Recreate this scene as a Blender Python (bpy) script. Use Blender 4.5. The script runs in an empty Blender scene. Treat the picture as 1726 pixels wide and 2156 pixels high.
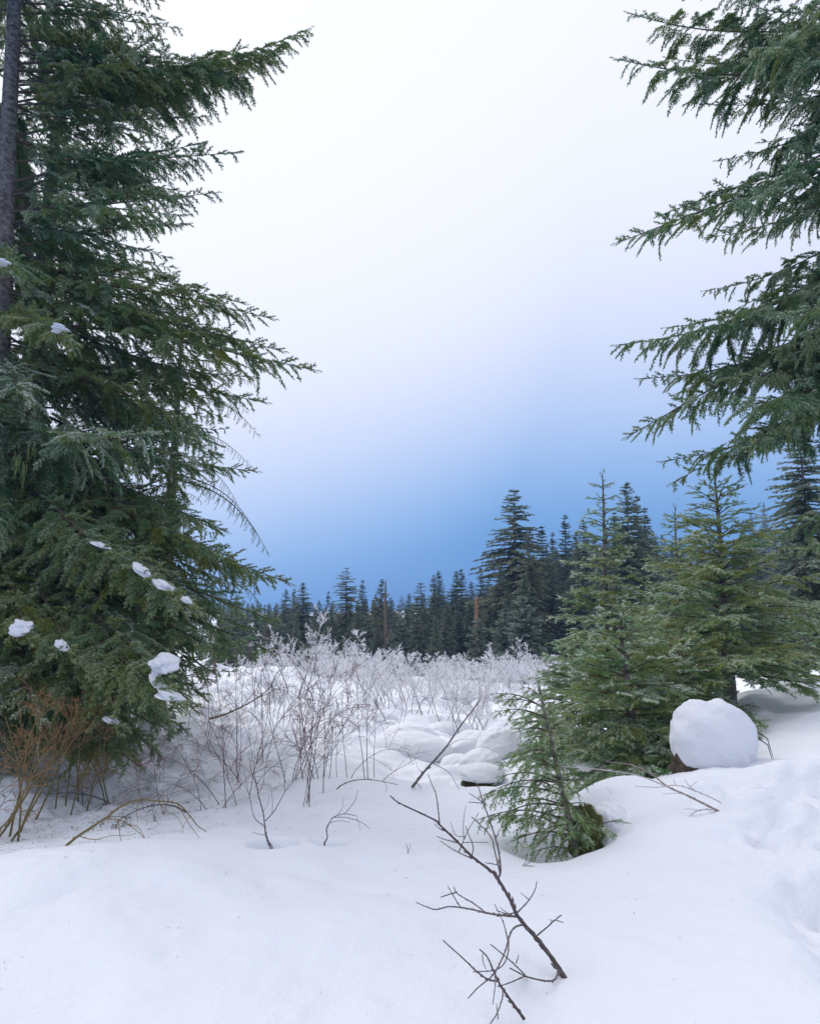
import bpy, math, random
import numpy as np
from mathutils import Vector, Matrix

# ------------------------------------------------------------------ camera, sky, sun, exposure
SC = bpy.context.scene
COL = SC.collection
PITCH = math.radians(7.5)
FPX = 1437.7                     # focal length in units of a 1726 x 2156 picture
EYE = np.array([0.0, 0.0, 0.0])
cam_d = bpy.data.cameras.new('camera'); cam = bpy.data.objects.new('camera', cam_d); COL.objects.link(cam)
cam.location = EYE; cam.rotation_euler = (math.pi/2 + PITCH, 0, 0)
cam_d.sensor_fit = 'VERTICAL'; cam_d.sensor_height = 36.0; cam_d.lens = 36.0*FPX/2156.0
cam_d.clip_start = 0.05; cam_d.clip_end = 6000
SC.camera = cam
SC.view_settings.view_transform = 'Standard'; SC.view_settings.look = 'None'
SC.view_settings.exposure = 0.44; SC.view_settings.gamma = 1.0
SC.render.engine = 'CYCLES'
SC.cycles.use_denoising = True
SC.cycles.max_bounces = 6; SC.cycles.diffuse_bounces = 4; SC.cycles.transmission_bounces = 4
SC.cycles.volume_bounces = 1; SC.cycles.transparent_max_bounces = 4
SC.cycles.caustics_reflective = False; SC.cycles.caustics_refractive = False

def lin(r, g, b):
    f = lambda c: (c/255/12.92 if c/255 <= 0.04045 else ((c/255+0.055)/1.055)**2.4)
    return (f(r), f(g), f(b), 1.0)

SUN_EL, SUN_AZ = math.radians(46), math.radians(-48)      # azimuth from +Y towards +X
sun_dir = Vector((math.cos(SUN_EL)*math.sin(SUN_AZ), math.cos(SUN_EL)*math.cos(SUN_AZ), math.sin(SUN_EL)))
W = bpy.data.worlds.new('World'); SC.world = W; W.use_nodes = True
nt = W.node_tree; nt.nodes.clear()
N = nt.nodes.new; LK = nt.links.new
w_out = N('ShaderNodeOutputWorld'); bg = N('ShaderNodeBackground'); LK(bg.outputs[0], w_out.inputs[0])
tc = N('ShaderNodeTexCoord'); sep = N('ShaderNodeSeparateXYZ'); LK(tc.outputs['Generated'], sep.inputs[0])
sky = N('ShaderNodeTexSky'); sky.sky_type = 'NISHITA'; sky.sun_disc = False
sky.sun_elevation = SUN_EL; sky.sun_rotation = SUN_AZ
skys = N('ShaderNodeVectorMath'); skys.operation = 'SCALE'; skys.inputs['Scale'].default_value = 0.10
LK(sky.outputs[0], skys.inputs[0])
# cloud deck: a high fog, blue and dense over the valley and white towards the hidden sun
dotn = N('ShaderNodeVectorMath'); dotn.operation = 'DOT_PRODUCT'
nrm = N('ShaderNodeVectorMath'); nrm.operation = 'NORMALIZE'; LK(tc.outputs['Generated'], nrm.inputs[0])
LK(nrm.outputs[0], dotn.inputs[0]); dotn.inputs[1].default_value = (-0.62, 0.66, 0.42)
mr = N('ShaderNodeMapRange'); mr.inputs['From Min'].default_value = 0.62; mr.inputs['From Max'].default_value = 1.0
mr.inputs['To Min'].default_value = 0.0; mr.inputs['To Max'].default_value = 0.25
LK(dotn.outputs['Value'], mr.inputs['Value'])
cn = N('ShaderNodeTexNoise'); cn.inputs['Scale'].default_value = 1.6; cn.inputs['Detail'].default_value = 3
LK(nrm.outputs[0], cn.inputs['Vector'])
cm = N('ShaderNodeMath'); cm.operation = 'MULTIPLY_ADD'; cm.inputs[1].default_value = 0.05; cm.inputs[2].default_value = -0.025
LK(cn.outputs['Fac'], cm.inputs[0])
ad = N('ShaderNodeMath'); ad.operation = 'ADD'; LK(sep.outputs['Z'], ad.inputs[0]); LK(mr.outputs[0], ad.inputs[1])
ad2 = N('ShaderNodeMath'); ad2.operation = 'ADD'; LK(ad.outputs[0], ad2.inputs[0]); LK(cm.outputs[0], ad2.inputs[1])
ramp = N('ShaderNodeValToRGB'); LK(ad2.outputs[0], ramp.inputs[0])
cr = ramp.color_ramp; cr.interpolation = 'B_SPLINE'
stops = [(0.0, lin(52, 110, 170)), (0.08, lin(76, 128, 188)), (0.17, lin(122, 161, 210)), (0.28, lin(171, 189, 223)),
         (0.40, lin(203, 209, 229)), (0.53, lin(219, 222, 236)), (0.75, lin(229, 230, 241)), (1.0, lin(232, 233, 242))]
while len(cr.elements) < len(stops): cr.elements.new(0.5)
for e, (p, c) in zip(cr.elements, stops): e.position = p; e.color = c
mx = N('ShaderNodeMix'); mx.data_type = 'RGBA'; mx.inputs['Factor'].default_value = 0.93
LK(skys.outputs[0], mx.inputs['A']); LK(ramp.outputs[0], mx.inputs['B'])
LK(mx.outputs['Result'], bg.inputs['Color']); bg.inputs['Strength'].default_value = 1.0

sl = bpy.data.lights.new('sun', 'SUN'); sl.energy = 1.4; sl.angle = math.radians(32); sl.color = (1.0, 0.985, 0.965)
so = bpy.data.objects.new('sun', sl); COL.objects.link(so); so.location = (0, 0, 60)
so.rotation_euler = sun_dir.to_track_quat('Z', 'Y').to_euler()

# ------------------------------------------------------------------ helpers
RNG = np.random.default_rng(7)
CP, SP = math.cos(PITCH), math.sin(PITCH)
def at(px, py, Y):
    """point of the place that lies Y metres ahead in the direction of a spot in the 1726 x 2156 picture"""
    a = (px-863)/FPX; b = (1078-py)/FPX
    d = np.array([a, CP-b*SP, SP+b*CP])
    return d*(Y/d[1])
def proj(p):
    p = np.asarray(p, float); f = p[..., 1]*CP+p[..., 2]*SP; u = -p[..., 1]*SP+p[..., 2]*CP
    f = np.maximum(f, 1e-3)
    return 863+FPX*p[..., 0]/f, 1078-FPX*u/f

def unit(v):
    v = np.asarray(v, float); return v/np.maximum(np.linalg.norm(v, axis=-1, keepdims=True), 1e-9)

def mesh(name, V, F, mats, C=None, mi=None, smooth=False):
    V = np.ascontiguousarray(V, dtype=np.float32); F = np.ascontiguousarray(F, dtype=np.int32)
    me = bpy.data.meshes.new(name)
    me.vertices.add(len(V)); me.vertices.foreach_set('co', V.ravel())
    k = F.shape[1]
    me.loops.add(F.size); me.loops.foreach_set('vertex_index', F.ravel())
    me.polygons.add(len(F)); me.polygons.foreach_set('loop_start', np.arange(0, F.size, k, dtype=np.int32))
    for m in mats: me.materials.append(m)
    if mi is not None: me.polygons.foreach_set('material_index', np.asarray(mi, np.int32))
    me.polygons.foreach_set('use_smooth', np.full(len(F), bool(smooth)))
    if C is not None:
        ca = me.color_attributes.new('tint', 'FLOAT_COLOR', 'POINT')
        cc = np.ones((len(V), 4), np.float32); cc[:, :3] = C
        ca.data.foreach_set('color', cc.ravel())
    me.update(); me.validate()
    return me
def obj(name, me, parent=None, mat=None):
    o = bpy.data.objects.new(name, me); COL.objects.link(o)
    if parent is not None: o.parent = parent
    if mat is not None: o.matrix_local = mat
    return o
def tag(o, label, cat, group=None):
    o['label'] = label; o['category'] = cat
    if group: o['group'] = group
    return o
def thing(name, loc, label, cat, group=None):
    o = bpy.data.objects.new(name, None); COL.objects.link(o); o.location = tuple(loc); o.empty_display_size = 0.2
    return tag(o, label, cat, group)

class MB:
    def __init__(s): s.V, s.F, s.C, s.M, s.n = [], [], [], [], 0
    def add(s, V, F, c=(0, 0, 0), m=0):
        V = np.asarray(V, float); F = np.asarray(F, int)
        c = np.asarray(c, float)
        if c.ndim == 1: c = np.tile(c, (len(V), 1))
        s.V.append(V); s.F.append(F+s.n); s.C.append(c); s.M.append(np.full(len(F), m)); s.n += len(V)
    def build(s, name, mats, smooth=False):
        return mesh(name, np.vstack(s.V), np.vstack(s.F), mats, np.vstack(s.C), np.concatenate(s.M), smooth)

def tube(P, R, sides=5, cap=True):
    P = np.asarray(P, float); n = len(P); R = np.broadcast_to(np.asarray(R, float), (n,))
    T = np.gradient(P, axis=0); T = unit(T)
    ref = np.array([0.31, 0.17, 0.93]) if abs(T[0] @ np.array([0.31, 0.17, 0.93])) < 0.9 else np.array([1.0, 0, 0])
    A = unit(np.cross(T, ref)); B = np.cross(T, A)
    th = np.arange(sides)*2*math.pi/sides
    V = (P[:, None, :] + R[:, None, None]*(np.cos(th)[None, :, None]*A[:, None, :]+np.sin(th)[None, :, None]*B[:, None, :])).reshape(-1, 3)
    i = np.arange(n-1)[:, None]*sides; j = np.arange(sides)[None, :]; j2 = (j+1) % sides
    a, b, c, d = (i+j).ravel(), (i+j2).ravel(), (i+sides+j2).ravel(), (i+sides+j).ravel()
    F = np.vstack([np.stack([a, b, c], 1), np.stack([a, c, d], 1)])
    if cap:
        V = np.vstack([V, P[-1]+T[-1]*R[-1]*0.6]); k = len(V)-1; e = (n-1)*sides
        F = np.vstack([F, np.stack([e+np.arange(sides), e+(np.arange(sides)+1) % sides, np.full(sides, k)], 1)])
    return V, F

def hash2(i, j, s=0):
    v = np.sin(i*127.1+j*311.7+s*74.7)*43758.5453
    return v-np.floor(v)
def vnoise(x, y, s=0):
    i = np.floor(x); j = np.floor(y); fx = x-i; fy = y-j
    fx = fx*fx*fx*(fx*(fx*6-15)+10); fy = fy*fy*fy*(fy*(fy*6-15)+10)
    a, b, c, d = hash2(i, j, s), hash2(i+1, j, s), hash2(i, j+1, s), hash2(i+1, j+1, s)
    return (a+(b-a)*fx+(c-a)*fy+(a-b-c+d)*fx*fy)*2-1
def fbm(x, y, s=0, o=4):
    r = 0; a = 1.0
    for k in range(o):
        r = r+a*vnoise(x, y, s+k*3.1); a *= 0.5; x, y = x*2.03*0.8+y*2.03*0.6, -x*2.03*0.6+y*2.03*0.8
    return r
def sstep(a, b, x):
    t = np.clip((x-a)/(b-a), 0, 1); return t*t*(3-2*t)

# ------------------------------------------------------------------ materials
def mat(name):
    m = bpy.data.materials.new(name); m.use_nodes = True; t = m.node_tree; t.nodes.clear()
    o = t.nodes.new('ShaderNodeOutputMaterial'); p = t.nodes.new('ShaderNodeBsdfPrincipled')
    t.links.new(p.outputs[0], o.inputs[0]); return m, t, p, o
def noise(t, scale, detail=4, rough=0.55, coord='Object'):
    c = t.nodes.new('ShaderNodeTexCoord'); n = t.nodes.new('ShaderNodeTexNoise')
    n.inputs['Scale'].default_value = scale; n.inputs['Detail'].default_value = detail; n.inputs['Roughness'].default_value = rough
    t.links.new(c.outputs[coord], n.inputs['Vector']); return n
def mixc(t, fac, a, b):
    m = t.nodes.new('ShaderNodeMix'); m.data_type = 'RGBA'
    for s, v in (('Factor', fac), ('A', a), ('B', b)):
        if hasattr(v, 'is_linked') or hasattr(v, 'links'): t.links.new(v, m.inputs[s])
        else: m.inputs[s].default_value = v
    return m.outputs['Result']
def math_(t, op, a, b=None, clamp=False):
    m = t.nodes.new('ShaderNodeMath'); m.operation = op; m.use_clamp = clamp
    for i, v in enumerate((a, b)):
        if v is None: continue
        if hasattr(v, 'links'): t.links.new(v, m.inputs[i])
        else: m.inputs[i].default_value = v
    return m.outputs[0]
def bump(t, p, h, strength, dist):
    b = t.nodes.new('ShaderNodeBump'); b.inputs['Strength'].default_value = strength; b.inputs['Distance'].default_value = dist
    t.links.new(h, b.inputs['Height']); t.links.new(b.outputs[0], p.inputs['Normal'])

def m_snow(name, base=(0.80, 0.82, 0.865, 1), dirty=0.0):
    m, t, p, o = mat(name)
    n1 = noise(t, 9, 6, 0.65); n2 = noise(t, 160, 3, 0.7)
    h = math_(t, 'ADD', n1.outputs['Fac'], math_(t, 'MULTIPLY', n2.outputs['Fac'], 0.22))
    n4 = noise(t, 2.2, 4, 0.6); h = math_(t, 'ADD', h, math_(t, 'MULTIPLY', n4.outputs['Fac'], 1.6)); bump(t, p, h, 0.55, 0.035)
    c = mixc(t, math_(t, 'MULTIPLY', n2.outputs['Fac'], 0.5), base, (base[0]*0.93, base[1]*0.94, base[2]*0.97, 1))
    if dirty:
        n3 = noise(t, 60, 2, 0.5)
        f = math_(t, 'MULTIPLY', math_(t, 'GREATER_THAN', n3.outputs['Fac'], 0.66), dirty)
        c = mixc(t, f, c, (0.16, 0.12, 0.08, 1))
    t.links.new(c, p.inputs['Base Color'])
    p.inputs['Roughness'].default_value = 0.75; p.inputs['Specular IOR Level'].default_value = 0.25
    return m
SNOW = m_snow('snow')
SNOW_CLUMP = m_snow('settled snow', (0.77, 0.78, 0.82, 1))

def m_needles(name, dark, olive, frostc):
    """tint: R tone, G frost, B random; object colour: R tone shift, G frost amount, B lightness"""
    m, t, p, o = mat(name)
    a = t.nodes.new('ShaderNodeAttribute'); a.attribute_name = 'tint'
    s = t.nodes.new('ShaderNodeSeparateColor'); t.links.new(a.outputs['Color'], s.inputs[0])
    oi = t.nodes.new('ShaderNodeObjectInfo'); s2 = t.nodes.new('ShaderNodeSeparateColor'); t.links.new(oi.outputs['Color'], s2.inputs[0])
    tone = math_(t, 'ADD', s.outputs['Red'], math_(t, 'SUBTRACT', s2.outputs['Red'], 0.5), True)
    c = mixc(t, tone, dark, olive)
    v = t.nodes.new('ShaderNodeHueSaturation'); t.links.new(c, v.inputs['Color'])
    t.links.new(math_(t, 'MULTIPLY', math_(t, 'ADD', math_(t, 'MULTIPLY', s.outputs['Blue'], 0.7), 0.65), s2.outputs['Blue']), v.inputs['Value'])
    fr = math_(t, 'MULTIPLY', s.outputs['Green'], s2.outputs['Green'], True)
    c2 = mixc(t, fr, v.outputs[0], frostc)
    t.links.new(c2, p.inputs['Base Color']); p.inputs['Roughness'].default_value = 0.55; p.inputs['Specular IOR Level'].default_value = 0.35
    tr = t.nodes.new('ShaderNodeBsdfTranslucent'); t.links.new(c2, tr.inputs['Color'])
    ms = t.nodes.new('ShaderNodeMixShader'); ms.inputs[0].default_value = 0.35
    t.links.new(p.outputs[0], ms.inputs[1]); t.links.new(tr.outputs[0], ms.inputs[2]); t.links.new(ms.outputs[0], o.inputs[0])
    return m
NEEDLE = m_needles('conifer needles', (0.118, 0.240, 0.100, 1), (0.290, 0.315, 0.072, 1), (0.78, 0.83, 0.74, 1))
FARNEEDLE = m_needles('distant conifer needles', (0.080, 0.135, 0.068, 1), (0.225, 0.200, 0.082, 1), (0.55, 0.62, 0.63, 1))

def m_wood(name, a, b, scale=14, bumpd=0.02, stretch=(1, 1, 0.35)):
    m, t, p, o = mat(name)
    c = t.nodes.new('ShaderNodeTexCoord'); mp = t.nodes.new('ShaderNodeMapping'); mp.inputs['Scale'].default_value = stretch
    t.links.new(c.outputs['Object'], mp.inputs['Vector'])
    n = t.nodes.new('ShaderNodeTexNoise'); n.inputs['Scale'].default_value = scale; n.inputs['Detail'].default_value = 7; n.inputs['Roughness'].default_value = 0.7
    t.links.new(mp.outputs[0], n.inputs['Vector'])
    r = t.nodes.new('ShaderNodeValToRGB'); t.links.new(n.outputs['Fac'], r.inputs[0])
    r.color_ramp.elements[0].position = 0.35; r.color_ramp.elements[0].color = a
    r.color_ramp.elements[1].position = 0.65; r.color_ramp.elements[1].color = b
    t.links.new(r.outputs[0], p.inputs['Base Color']); p.inputs['Roughness'].default_value = 0.85; p.inputs['Specular IOR Level'].default_value = 0.2
    bump(t, p, n.outputs['Fac'], 0.6, bumpd)
    return m
BARK = m_wood('grey fir bark', (0.05, 0.042, 0.038, 1), (0.30, 0.265, 0.25, 1), 13, 0.05, (1, 1, 1.3))
TWIGWOOD = m_wood('brown branch wood', (0.07, 0.052, 0.04, 1), (0.15, 0.115, 0.09, 1), 30)
SNAGWOOD = m_wood('broken orange wood', (0.16, 0.09, 0.055, 1), (0.36, 0.21, 0.13, 1), 9)
DEADWOOD = m_wood('dead stem bark', (0.10, 0.075, 0.055, 1), (0.22, 0.165, 0.12, 1), 12)
ROCK = m_wood('creek boulder', (0.022, 0.02, 0.018, 1), (0.10, 0.085, 0.035, 1), 7, 0.04, (1, 1, 1))
STUMPWOOD = m_wood('dark stump wood', (0.025, 0.018, 0.014, 1), (0.12, 0.085, 0.06, 1), 16)

def m_twig(name, stem, tip, frost=0.0, frostc=(0.80, 0.77, 0.82, 1)):
    """tint R: 0 at the stem, 1 on the youngest twigs; rime lies on upward sides"""
    m, t, p, o = mat(name)
    a = t.nodes.new('ShaderNodeAttribute'); a.attribute_name = 'tint'
    s = t.nodes.new('ShaderNodeSeparateColor'); t.links.new(a.outputs['Color'], s.inputs[0])
    n = noise(t, 25, 3)
    c = mixc(t, s.outputs['Red'], stem, tip)
    c = mixc(t, math_(t, 'MULTIPLY', n.outputs['Fac'], 0.5 if frost < 1 else 0.0), c, (stem[0]*1.9, stem[1]*1.8, stem[2]*1.9, 1))
    if frost:
        g = t.nodes.new('ShaderNodeNewGeometry'); sz = t.nodes.new('ShaderNodeSeparateXYZ'); t.links.new(g.outputs['Normal'], sz.inputs[0])
        up = math_(t, 'MULTIPLY', math_(t, 'ADD', sz.outputs['Z'], 0.75), 0.9, True)
        f = math_(t, 'MULTIPLY', math_(t, 'MULTIPLY', up, math_(t, 'ADD', s.outputs['Red'], 0.12, True)), frost, True)
        c = mixc(t, f, c, frostc)
    t.links.new(c, p.inputs['Base Color']); p.inputs['Roughness'].default_value = 0.7; p.inputs['Specular IOR Level'].default_value = 0.3
    return m
TW_RED = m_twig('red osier twigs', (0.105, 0.052, 0.050, 1), (0.23, 0.075, 0.085, 1), 0.15)
TW_OLIVE = m_twig('olive and rust twigs', (0.13, 0.105, 0.040, 1), (0.30, 0.125, 0.05, 1), 0.05)
TW_GREY = m_twig('grey brown twigs', (0.085, 0.070, 0.066, 1), (0.14, 0.10, 0.10, 1), 0.2)
TW_FROST = m_twig('rime covered twigs', (0.16, 0.13, 0.13, 1), (0.74, 0.73, 0.76, 1), 1.6, (0.93, 0.93, 0.95, 1))
TW_DARK = m_twig('dark bare branch', (0.060, 0.045, 0.042, 1), (0.085, 0.055, 0.055, 1), 0.12)
m_, t_, p_, o_ = mat('hanging lichen'); p_.inputs['Base Color'].default_value = (0.22, 0.27, 0.11, 1); p_.inputs['Roughness'].default_value = 0.9; LICHEN = m_
m_, t_, p_, o_ = mat('moss'); n_ = noise(t_, 40, 5)
t_.links.new(mixc(t_, n_.outputs['Fac'], (0.03, 0.04, 0.008, 1), (0.13, 0.12, 0.03, 1)), p_.inputs['Base Color']); p_.inputs['Roughness'].default_value = 0.95; MOSS = m_
m_, t_, p_, o_ = mat('creek water'); p_.inputs['Base Color'].default_value = (0.10, 0.14, 0.20, 1); p_.inputs['Roughness'].default_value = 0.08
n_ = noise(t_, 3, 3); bump(t_, p_, n_.outputs['Fac'], 0.15, 0.03); WATER = m_
m_, t_, p_, o_ = mat('needle litter'); n_ = noise(t_, 20, 2)
t_.links.new(mixc(t_, n_.outputs['Fac'], (0.05, 0.035, 0.02, 1), (0.14, 0.10, 0.06, 1)), p_.inputs['Base Color']); LITTER = m_

# ------------------------------------------------------------------ terrain
CTRL = [  # spot in the picture and its distance ahead
 (0, 2156, 2.75), (430, 2156, 2.75), (863, 2156, 2.75), (1300, 2156, 2.7), (1726, 2156, 2.35),
 (0, 1960, 3.55), (430, 1960, 3.6), (863, 1960, 3.6), (1300, 1960, 3.45), (1726, 1980, 3.0),
 (40, 1835, 4.4), (250, 1850, 4.4), (450, 1840, 4.55), (700, 1850, 4.6), (1000, 1860, 4.5), (1400, 1880, 3.9), (1726, 1800, 4.1),
 (0, 1765, 6.0), (200, 1785, 5.5), (430, 1745, 6.4), (580, 1790, 5.5), (700, 1790, 5.5), (860, 1795, 5.3), (1050, 1800, 5.2), (1200, 1800, 5.0),
 (200, 1650, 8.9), (60, 1580, 11), (380, 1600, 10.9), (650, 1700, 7.2), (860, 1680, 7.7), (1000, 1690, 7.6), (1120, 1720, 6.9),
 (1300, 1722, 5.35), (1400, 1682, 5.6), (1500, 1632, 6.0), (1620, 1572, 6.9), (1726, 1540, 7.4), (1450, 1790, 4.5), (1600, 1720, 4.9),
 (600, 1560, 12.3), (480, 1500, 15), (520, 1450, 18), (740, 1505, 16.7), (640, 1500, 16),
 (860, 1560, 14.9), (1000, 1585, 14.3), (1000, 1640, 10.6), (1090, 1600, 12), (900, 1485, 23), (850, 1428, 40), (1100, 1452, 32), (600, 1440, 26), (700, 1450, 26),
 (1726, 1475, 11), (1600, 1492, 11.4), (1540, 1500, 9.6), (1330, 1650, 8.6), (1250, 1620, 9.5), (1400, 1560, 11)]
pts = [tuple(at(a, b, y)) for a, b, y in CTRL]
pts += [(-5, -2, -1.6), (0, -2, -1.55), (5, -2, -1.35), (-4.5, 2.5, -1.6), (4.5, 2.5, -1.3), (9, 8, -0.9), (12, 14, -1.1), (-9, 8, -2.0), (-14, 14, -2.0),
        (-20, 28, -3.0), (-10, 30, -3.2), (20, 30, -2.4), (0, 50, -6.0), (-30, 50, -5.6), (30, 50, -4.6), (0, 75, -8), (-50, 80, -7), (50, 80, -3),
        (0, 120, -9), (-90, 120, -6), (90, 130, 4), (0, 200, -9), (-150, 200, -2), (60, 200, -1), (150, 220, 16), (0, 350, -8), (-280, 350, 0), (110, 340, 10), (260, 350, 22), (0, 700, -8), (-600, 700, 0), (600, 700, 22)]
pts = np.array(pts)
def warp(x, y): return np.stack([x/(y+6.0)*1.3, np.log(y+6.0)], -1)
def kern(d2): return 0.5*d2*np.log(d2+1e-12)
_S = np.abs(pts[:, 1])+3.0
_Q = warp(pts[:, 0], pts[:, 1]); _n = len(_Q)
_D = ((_Q[:, None]-_Q[None])**2).sum(-1)
_A = np.zeros((_n+3, _n+3)); _A[:_n, :_n] = kern(_D)+np.eye(_n)*4e-4; _A[:_n, _n] = 1; _A[:_n, _n+1:] = _Q; _A[_n, :_n] = 1; _A[_n+1:, :_n] = _Q.T
_w = np.linalg.solve(_A, np.concatenate([pts[:, 2]/_S, np.zeros(3)]))
WELLS = []      # (x, y, radius, depth): melted hollows round stems
MOUNDS = []     # (x, y, rx, ry, height)
def ground(x, y, detail=True):
    x = np.asarray(x, float); y = np.asarray(y, float); sh = x.shape
    x = x.ravel(); y = np.maximum(y.ravel(), -4.0)
    q = warp(x, y); z = np.zeros(len(x))
    for i in range(0, len(x), 40000):
        d = ((q[i:i+40000, None]-_Q[None])**2).sum(-1)
        z[i:i+40000] = kern(d)@_w[:_n]+_w[_n]+q[i:i+40000]@_w[_n+1:]
    z = z*(np.abs(y)+3.0)
    for (a, b, r, dp) in WELLS:
        z -= dp*np.exp(-(((x-a)**2+(y-b)**2)/(r*r))**1.5)
    for (a, b, rx, ry, h) in MOUNDS:
        z += h*np.exp(-(((x-a)/rx)**2+((y-b)/ry)**2)**1.3)
    if detail:
        far = sstep(4, 14, y)
        z += 0.042*fbm(x*0.9, y*0.9, 1, 3)*(1+1.7*far)
        z += 0.017*fbm(x*2.6+y*0.8, y*2.0, 5, 4)+0.004*fbm(x*11, y*11, 6, 3)*(1-far)
        # wind ripples and old melt lines that run down the right-hand bank
        bank = sstep(0.2, 2.2, x-0.15*y)*(1-sstep(7, 10, y))
        s = 0.86*x+0.55*y
        z += bank*0.020*(0.4+0.8*np.abs(vnoise(x*0.7, y*0.7, 12)))*np.sin((0.80*y-0.45*x)*4.6+2.2*vnoise(x*0.8, y*0.8, 9))
        # trodden track at the right edge
        tr = sstep(1.45, 1.95, x-0.18*(y-3))*(1-sstep(5.2, 6.5, y))
        z += tr*(0.15*fbm(x*2.6, y*2.6, 21, 4)-0.06)
        rough = sstep(5.5, 7.5, y)*(1-sstep(-3.0, -1.2, x+0.12*y))*(1-sstep(18, 30, y))
        z += rough*0.09*fbm(x*3.4, y*3.4, 31, 4)
        lump = sstep(7, 10, y)*(1-sstep(22, 40, y))
        z += lump*0.15*np.maximum(fbm(x*1.2, y*1.2, 41, 3), -0.2)
        # faint animal track
        for k in range(9):
            cx, cy = -1.9+0.25*k+0.05*math.sin(k*2.1), 4.0+0.12*k+0.08*(k % 2)
            z -= 0.018*np.exp(-(((x-cx)/0.07)**2+((y-cy)/0.09)**2))
    return z.reshape(sh)
def gz(x, y): return float(ground(np.array([x]), np.array([y]))[0])

def spot(px, py, Y):
    """ground point under a spot of the picture at distance Y (height from the terrain)"""
    p = at(px, py, Y); return float(p[0]), float(p[1])
S1 = spot(577, 1800, 5.5); S2 = spot(690, 1785, 5.6); FE = spot(1222, 1785, 5.45)
STUMP = spot(1498, 1640, 6.6); ROCKP = spot(1008, 1640, 10.4)
WELLS += [(S1[0], S1[1], 0.13, 0.34), (S2[0], S2[1], 0.10, 0.30), (FE[0]-0.12, FE[1]+0.06, 0.36, 0.26), (ROCKP[0], ROCKP[1]-0.2, 0.55, 0.18)]
WELLS += [(-5.6, 9.0, 2.6, 0.35), spot(590, 1500, 13.5)+(0.3, 0.3)]
MOUNDS += [spot(30, 1540, 8.0)+(0.55, 0.5, 0.42), spot(1650, 1500, 10.5)+(1.3, 0.8, 0.22), spot(740, 1520, 15)+(0.9, 0.8, 0.25), spot(560, 1430, 21)+(2.0, 1.6, 0.5),
           spot(90, 1815, 4.5)+(0.9, 0.45, 0.07), spot(1270, 1690, 6.0)+(0.45, 0.3, 0.22)]

MOUNDS += [spot(862, 1548, 14.2)+(1.2, 0.8, 0.05), spot(868, 1578, 12.6)+(1.0, 0.7, 0.03), spot(1010, 1575, 12.9)+(0.8, 0.7, 0.06), spot(1085, 1570, 13.8)+(0.8, 0.7, 0.06), spot(960, 1604, 11.9)+(0.6, 0.5, 0.03)]
# ground sheet: fine rows near the lens, coarse ones towards the horizon
le_ = lambda a, b, n: np.exp(np.linspace(math.log(a+6), math.log(b+6), n, endpoint=False))-6.0
vv = np.concatenate([le_(-3, 2, 40), le_(2, 20, 450), le_(20, 700, 130), [700.0]]); nu = 540; nv = len(vv)
uu = np.linspace(-1.05, 1.05, nu)
Yg = np.repeat(vv[:, None], nu, 1); Xg = uu[None, :]*(Yg+6.0)
Zg = ground(Xg, Yg)
i = (np.arange(nv-1)[:, None]*nu+np.arange(nu-1)[None, :]).ravel()
Fg = np.stack([i, i+1, i+nu+1, i+nu], 1)
g = obj('snow_ground', mesh('snow_ground', np.stack([Xg, Yg, Zg], -1).reshape(-1, 3), Fg, [SNOW], smooth=True))
g['kind'] = 'structure'

# creek glimpsed between the rimed shrubs
wx, wy = spot(862, 1476, 24.5)
a_ = np.linspace(0, 2*math.pi, 40, endpoint=False)
rw = 1+0.25*np.sin(a_*3+1)+0.15*np.sin(a_*5)
Vw = np.stack([wx+2.4*rw*np.cos(a_), wy+1.3*rw*np.sin(a_), np.full(40, gz(wx, wy)+0.10)], -1)
Vw = np.vstack([Vw, [[wx, wy, gz(wx, wy)+0.10]]])
Fw = np.stack([np.arange(40), (np.arange(40)+1) % 40, np.full(40, 40)], 1)
w_o = obj('creek', mesh('creek', Vw, Fw, [WATER], smooth=True)); w_o['kind'] = 'structure'

# ------------------------------------------------------------------ conifer boughs
def needles(mb, rng, B, D, LN, tone, frost, nl, nw, per_m, droop=0.12, m=0):
    cnt = np.maximum((LN*per_m*rng.uniform(0.8, 1.2, len(LN))).astype(int), 3)
    idx = np.repeat(np.arange(len(B)), cnt); n = len(idx)
    f = rng.random(n); d = D[idx]; ln = LN[idx]
    pos = B[idx]+d*(ln*f)[:, None]; pos[:, 2] -= droop*f*f*ln
    a = unit(np.cross(d, np.array([0.02, 0.03, 1.0]))); b = np.cross(a, d)
    phi = rng.uniform(-0.30*math.pi, 1.30*math.pi, n)
    rad = a*np.cos(phi)[:, None]+b*np.sin(phi)[:, None]
    nd = unit(d*rng.uniform(0.45, 0.9, n)[:, None]+rad*0.9)
    wv = unit(np.cross(nd, rng.normal(size=(n, 3))))*(nw*0.5)
    le = nl*rng.uniform(0.7, 1.2, n)*(1-0.35*f)
    V = np.empty((n, 3, 3)); V[:, 0] = pos-wv; V[:, 1] = pos+wv; V[:, 2] = pos+nd*le[:, None]
    F = np.arange(3*n).reshape(n, 3)
    upn = np.clip(0.35+0.75*np.sin(phi), 0, 1)
    fr = np.clip(frost[idx]*1.5, 0, 1)*upn
    C = np.empty((n, 3, 3)); C[:, :, 0] = np.clip(tone[idx]+rng.normal(0, 0.08, n), 0, 1)[:, None]
    C[:, :, 1] = np.stack([fr*0.35, fr*0.35, fr], 1); C[:, :, 2] = rng.random(n)[:, None]
    mb.add(V.reshape(-1, 3), F, C.reshape(-1, 3), m)

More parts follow.
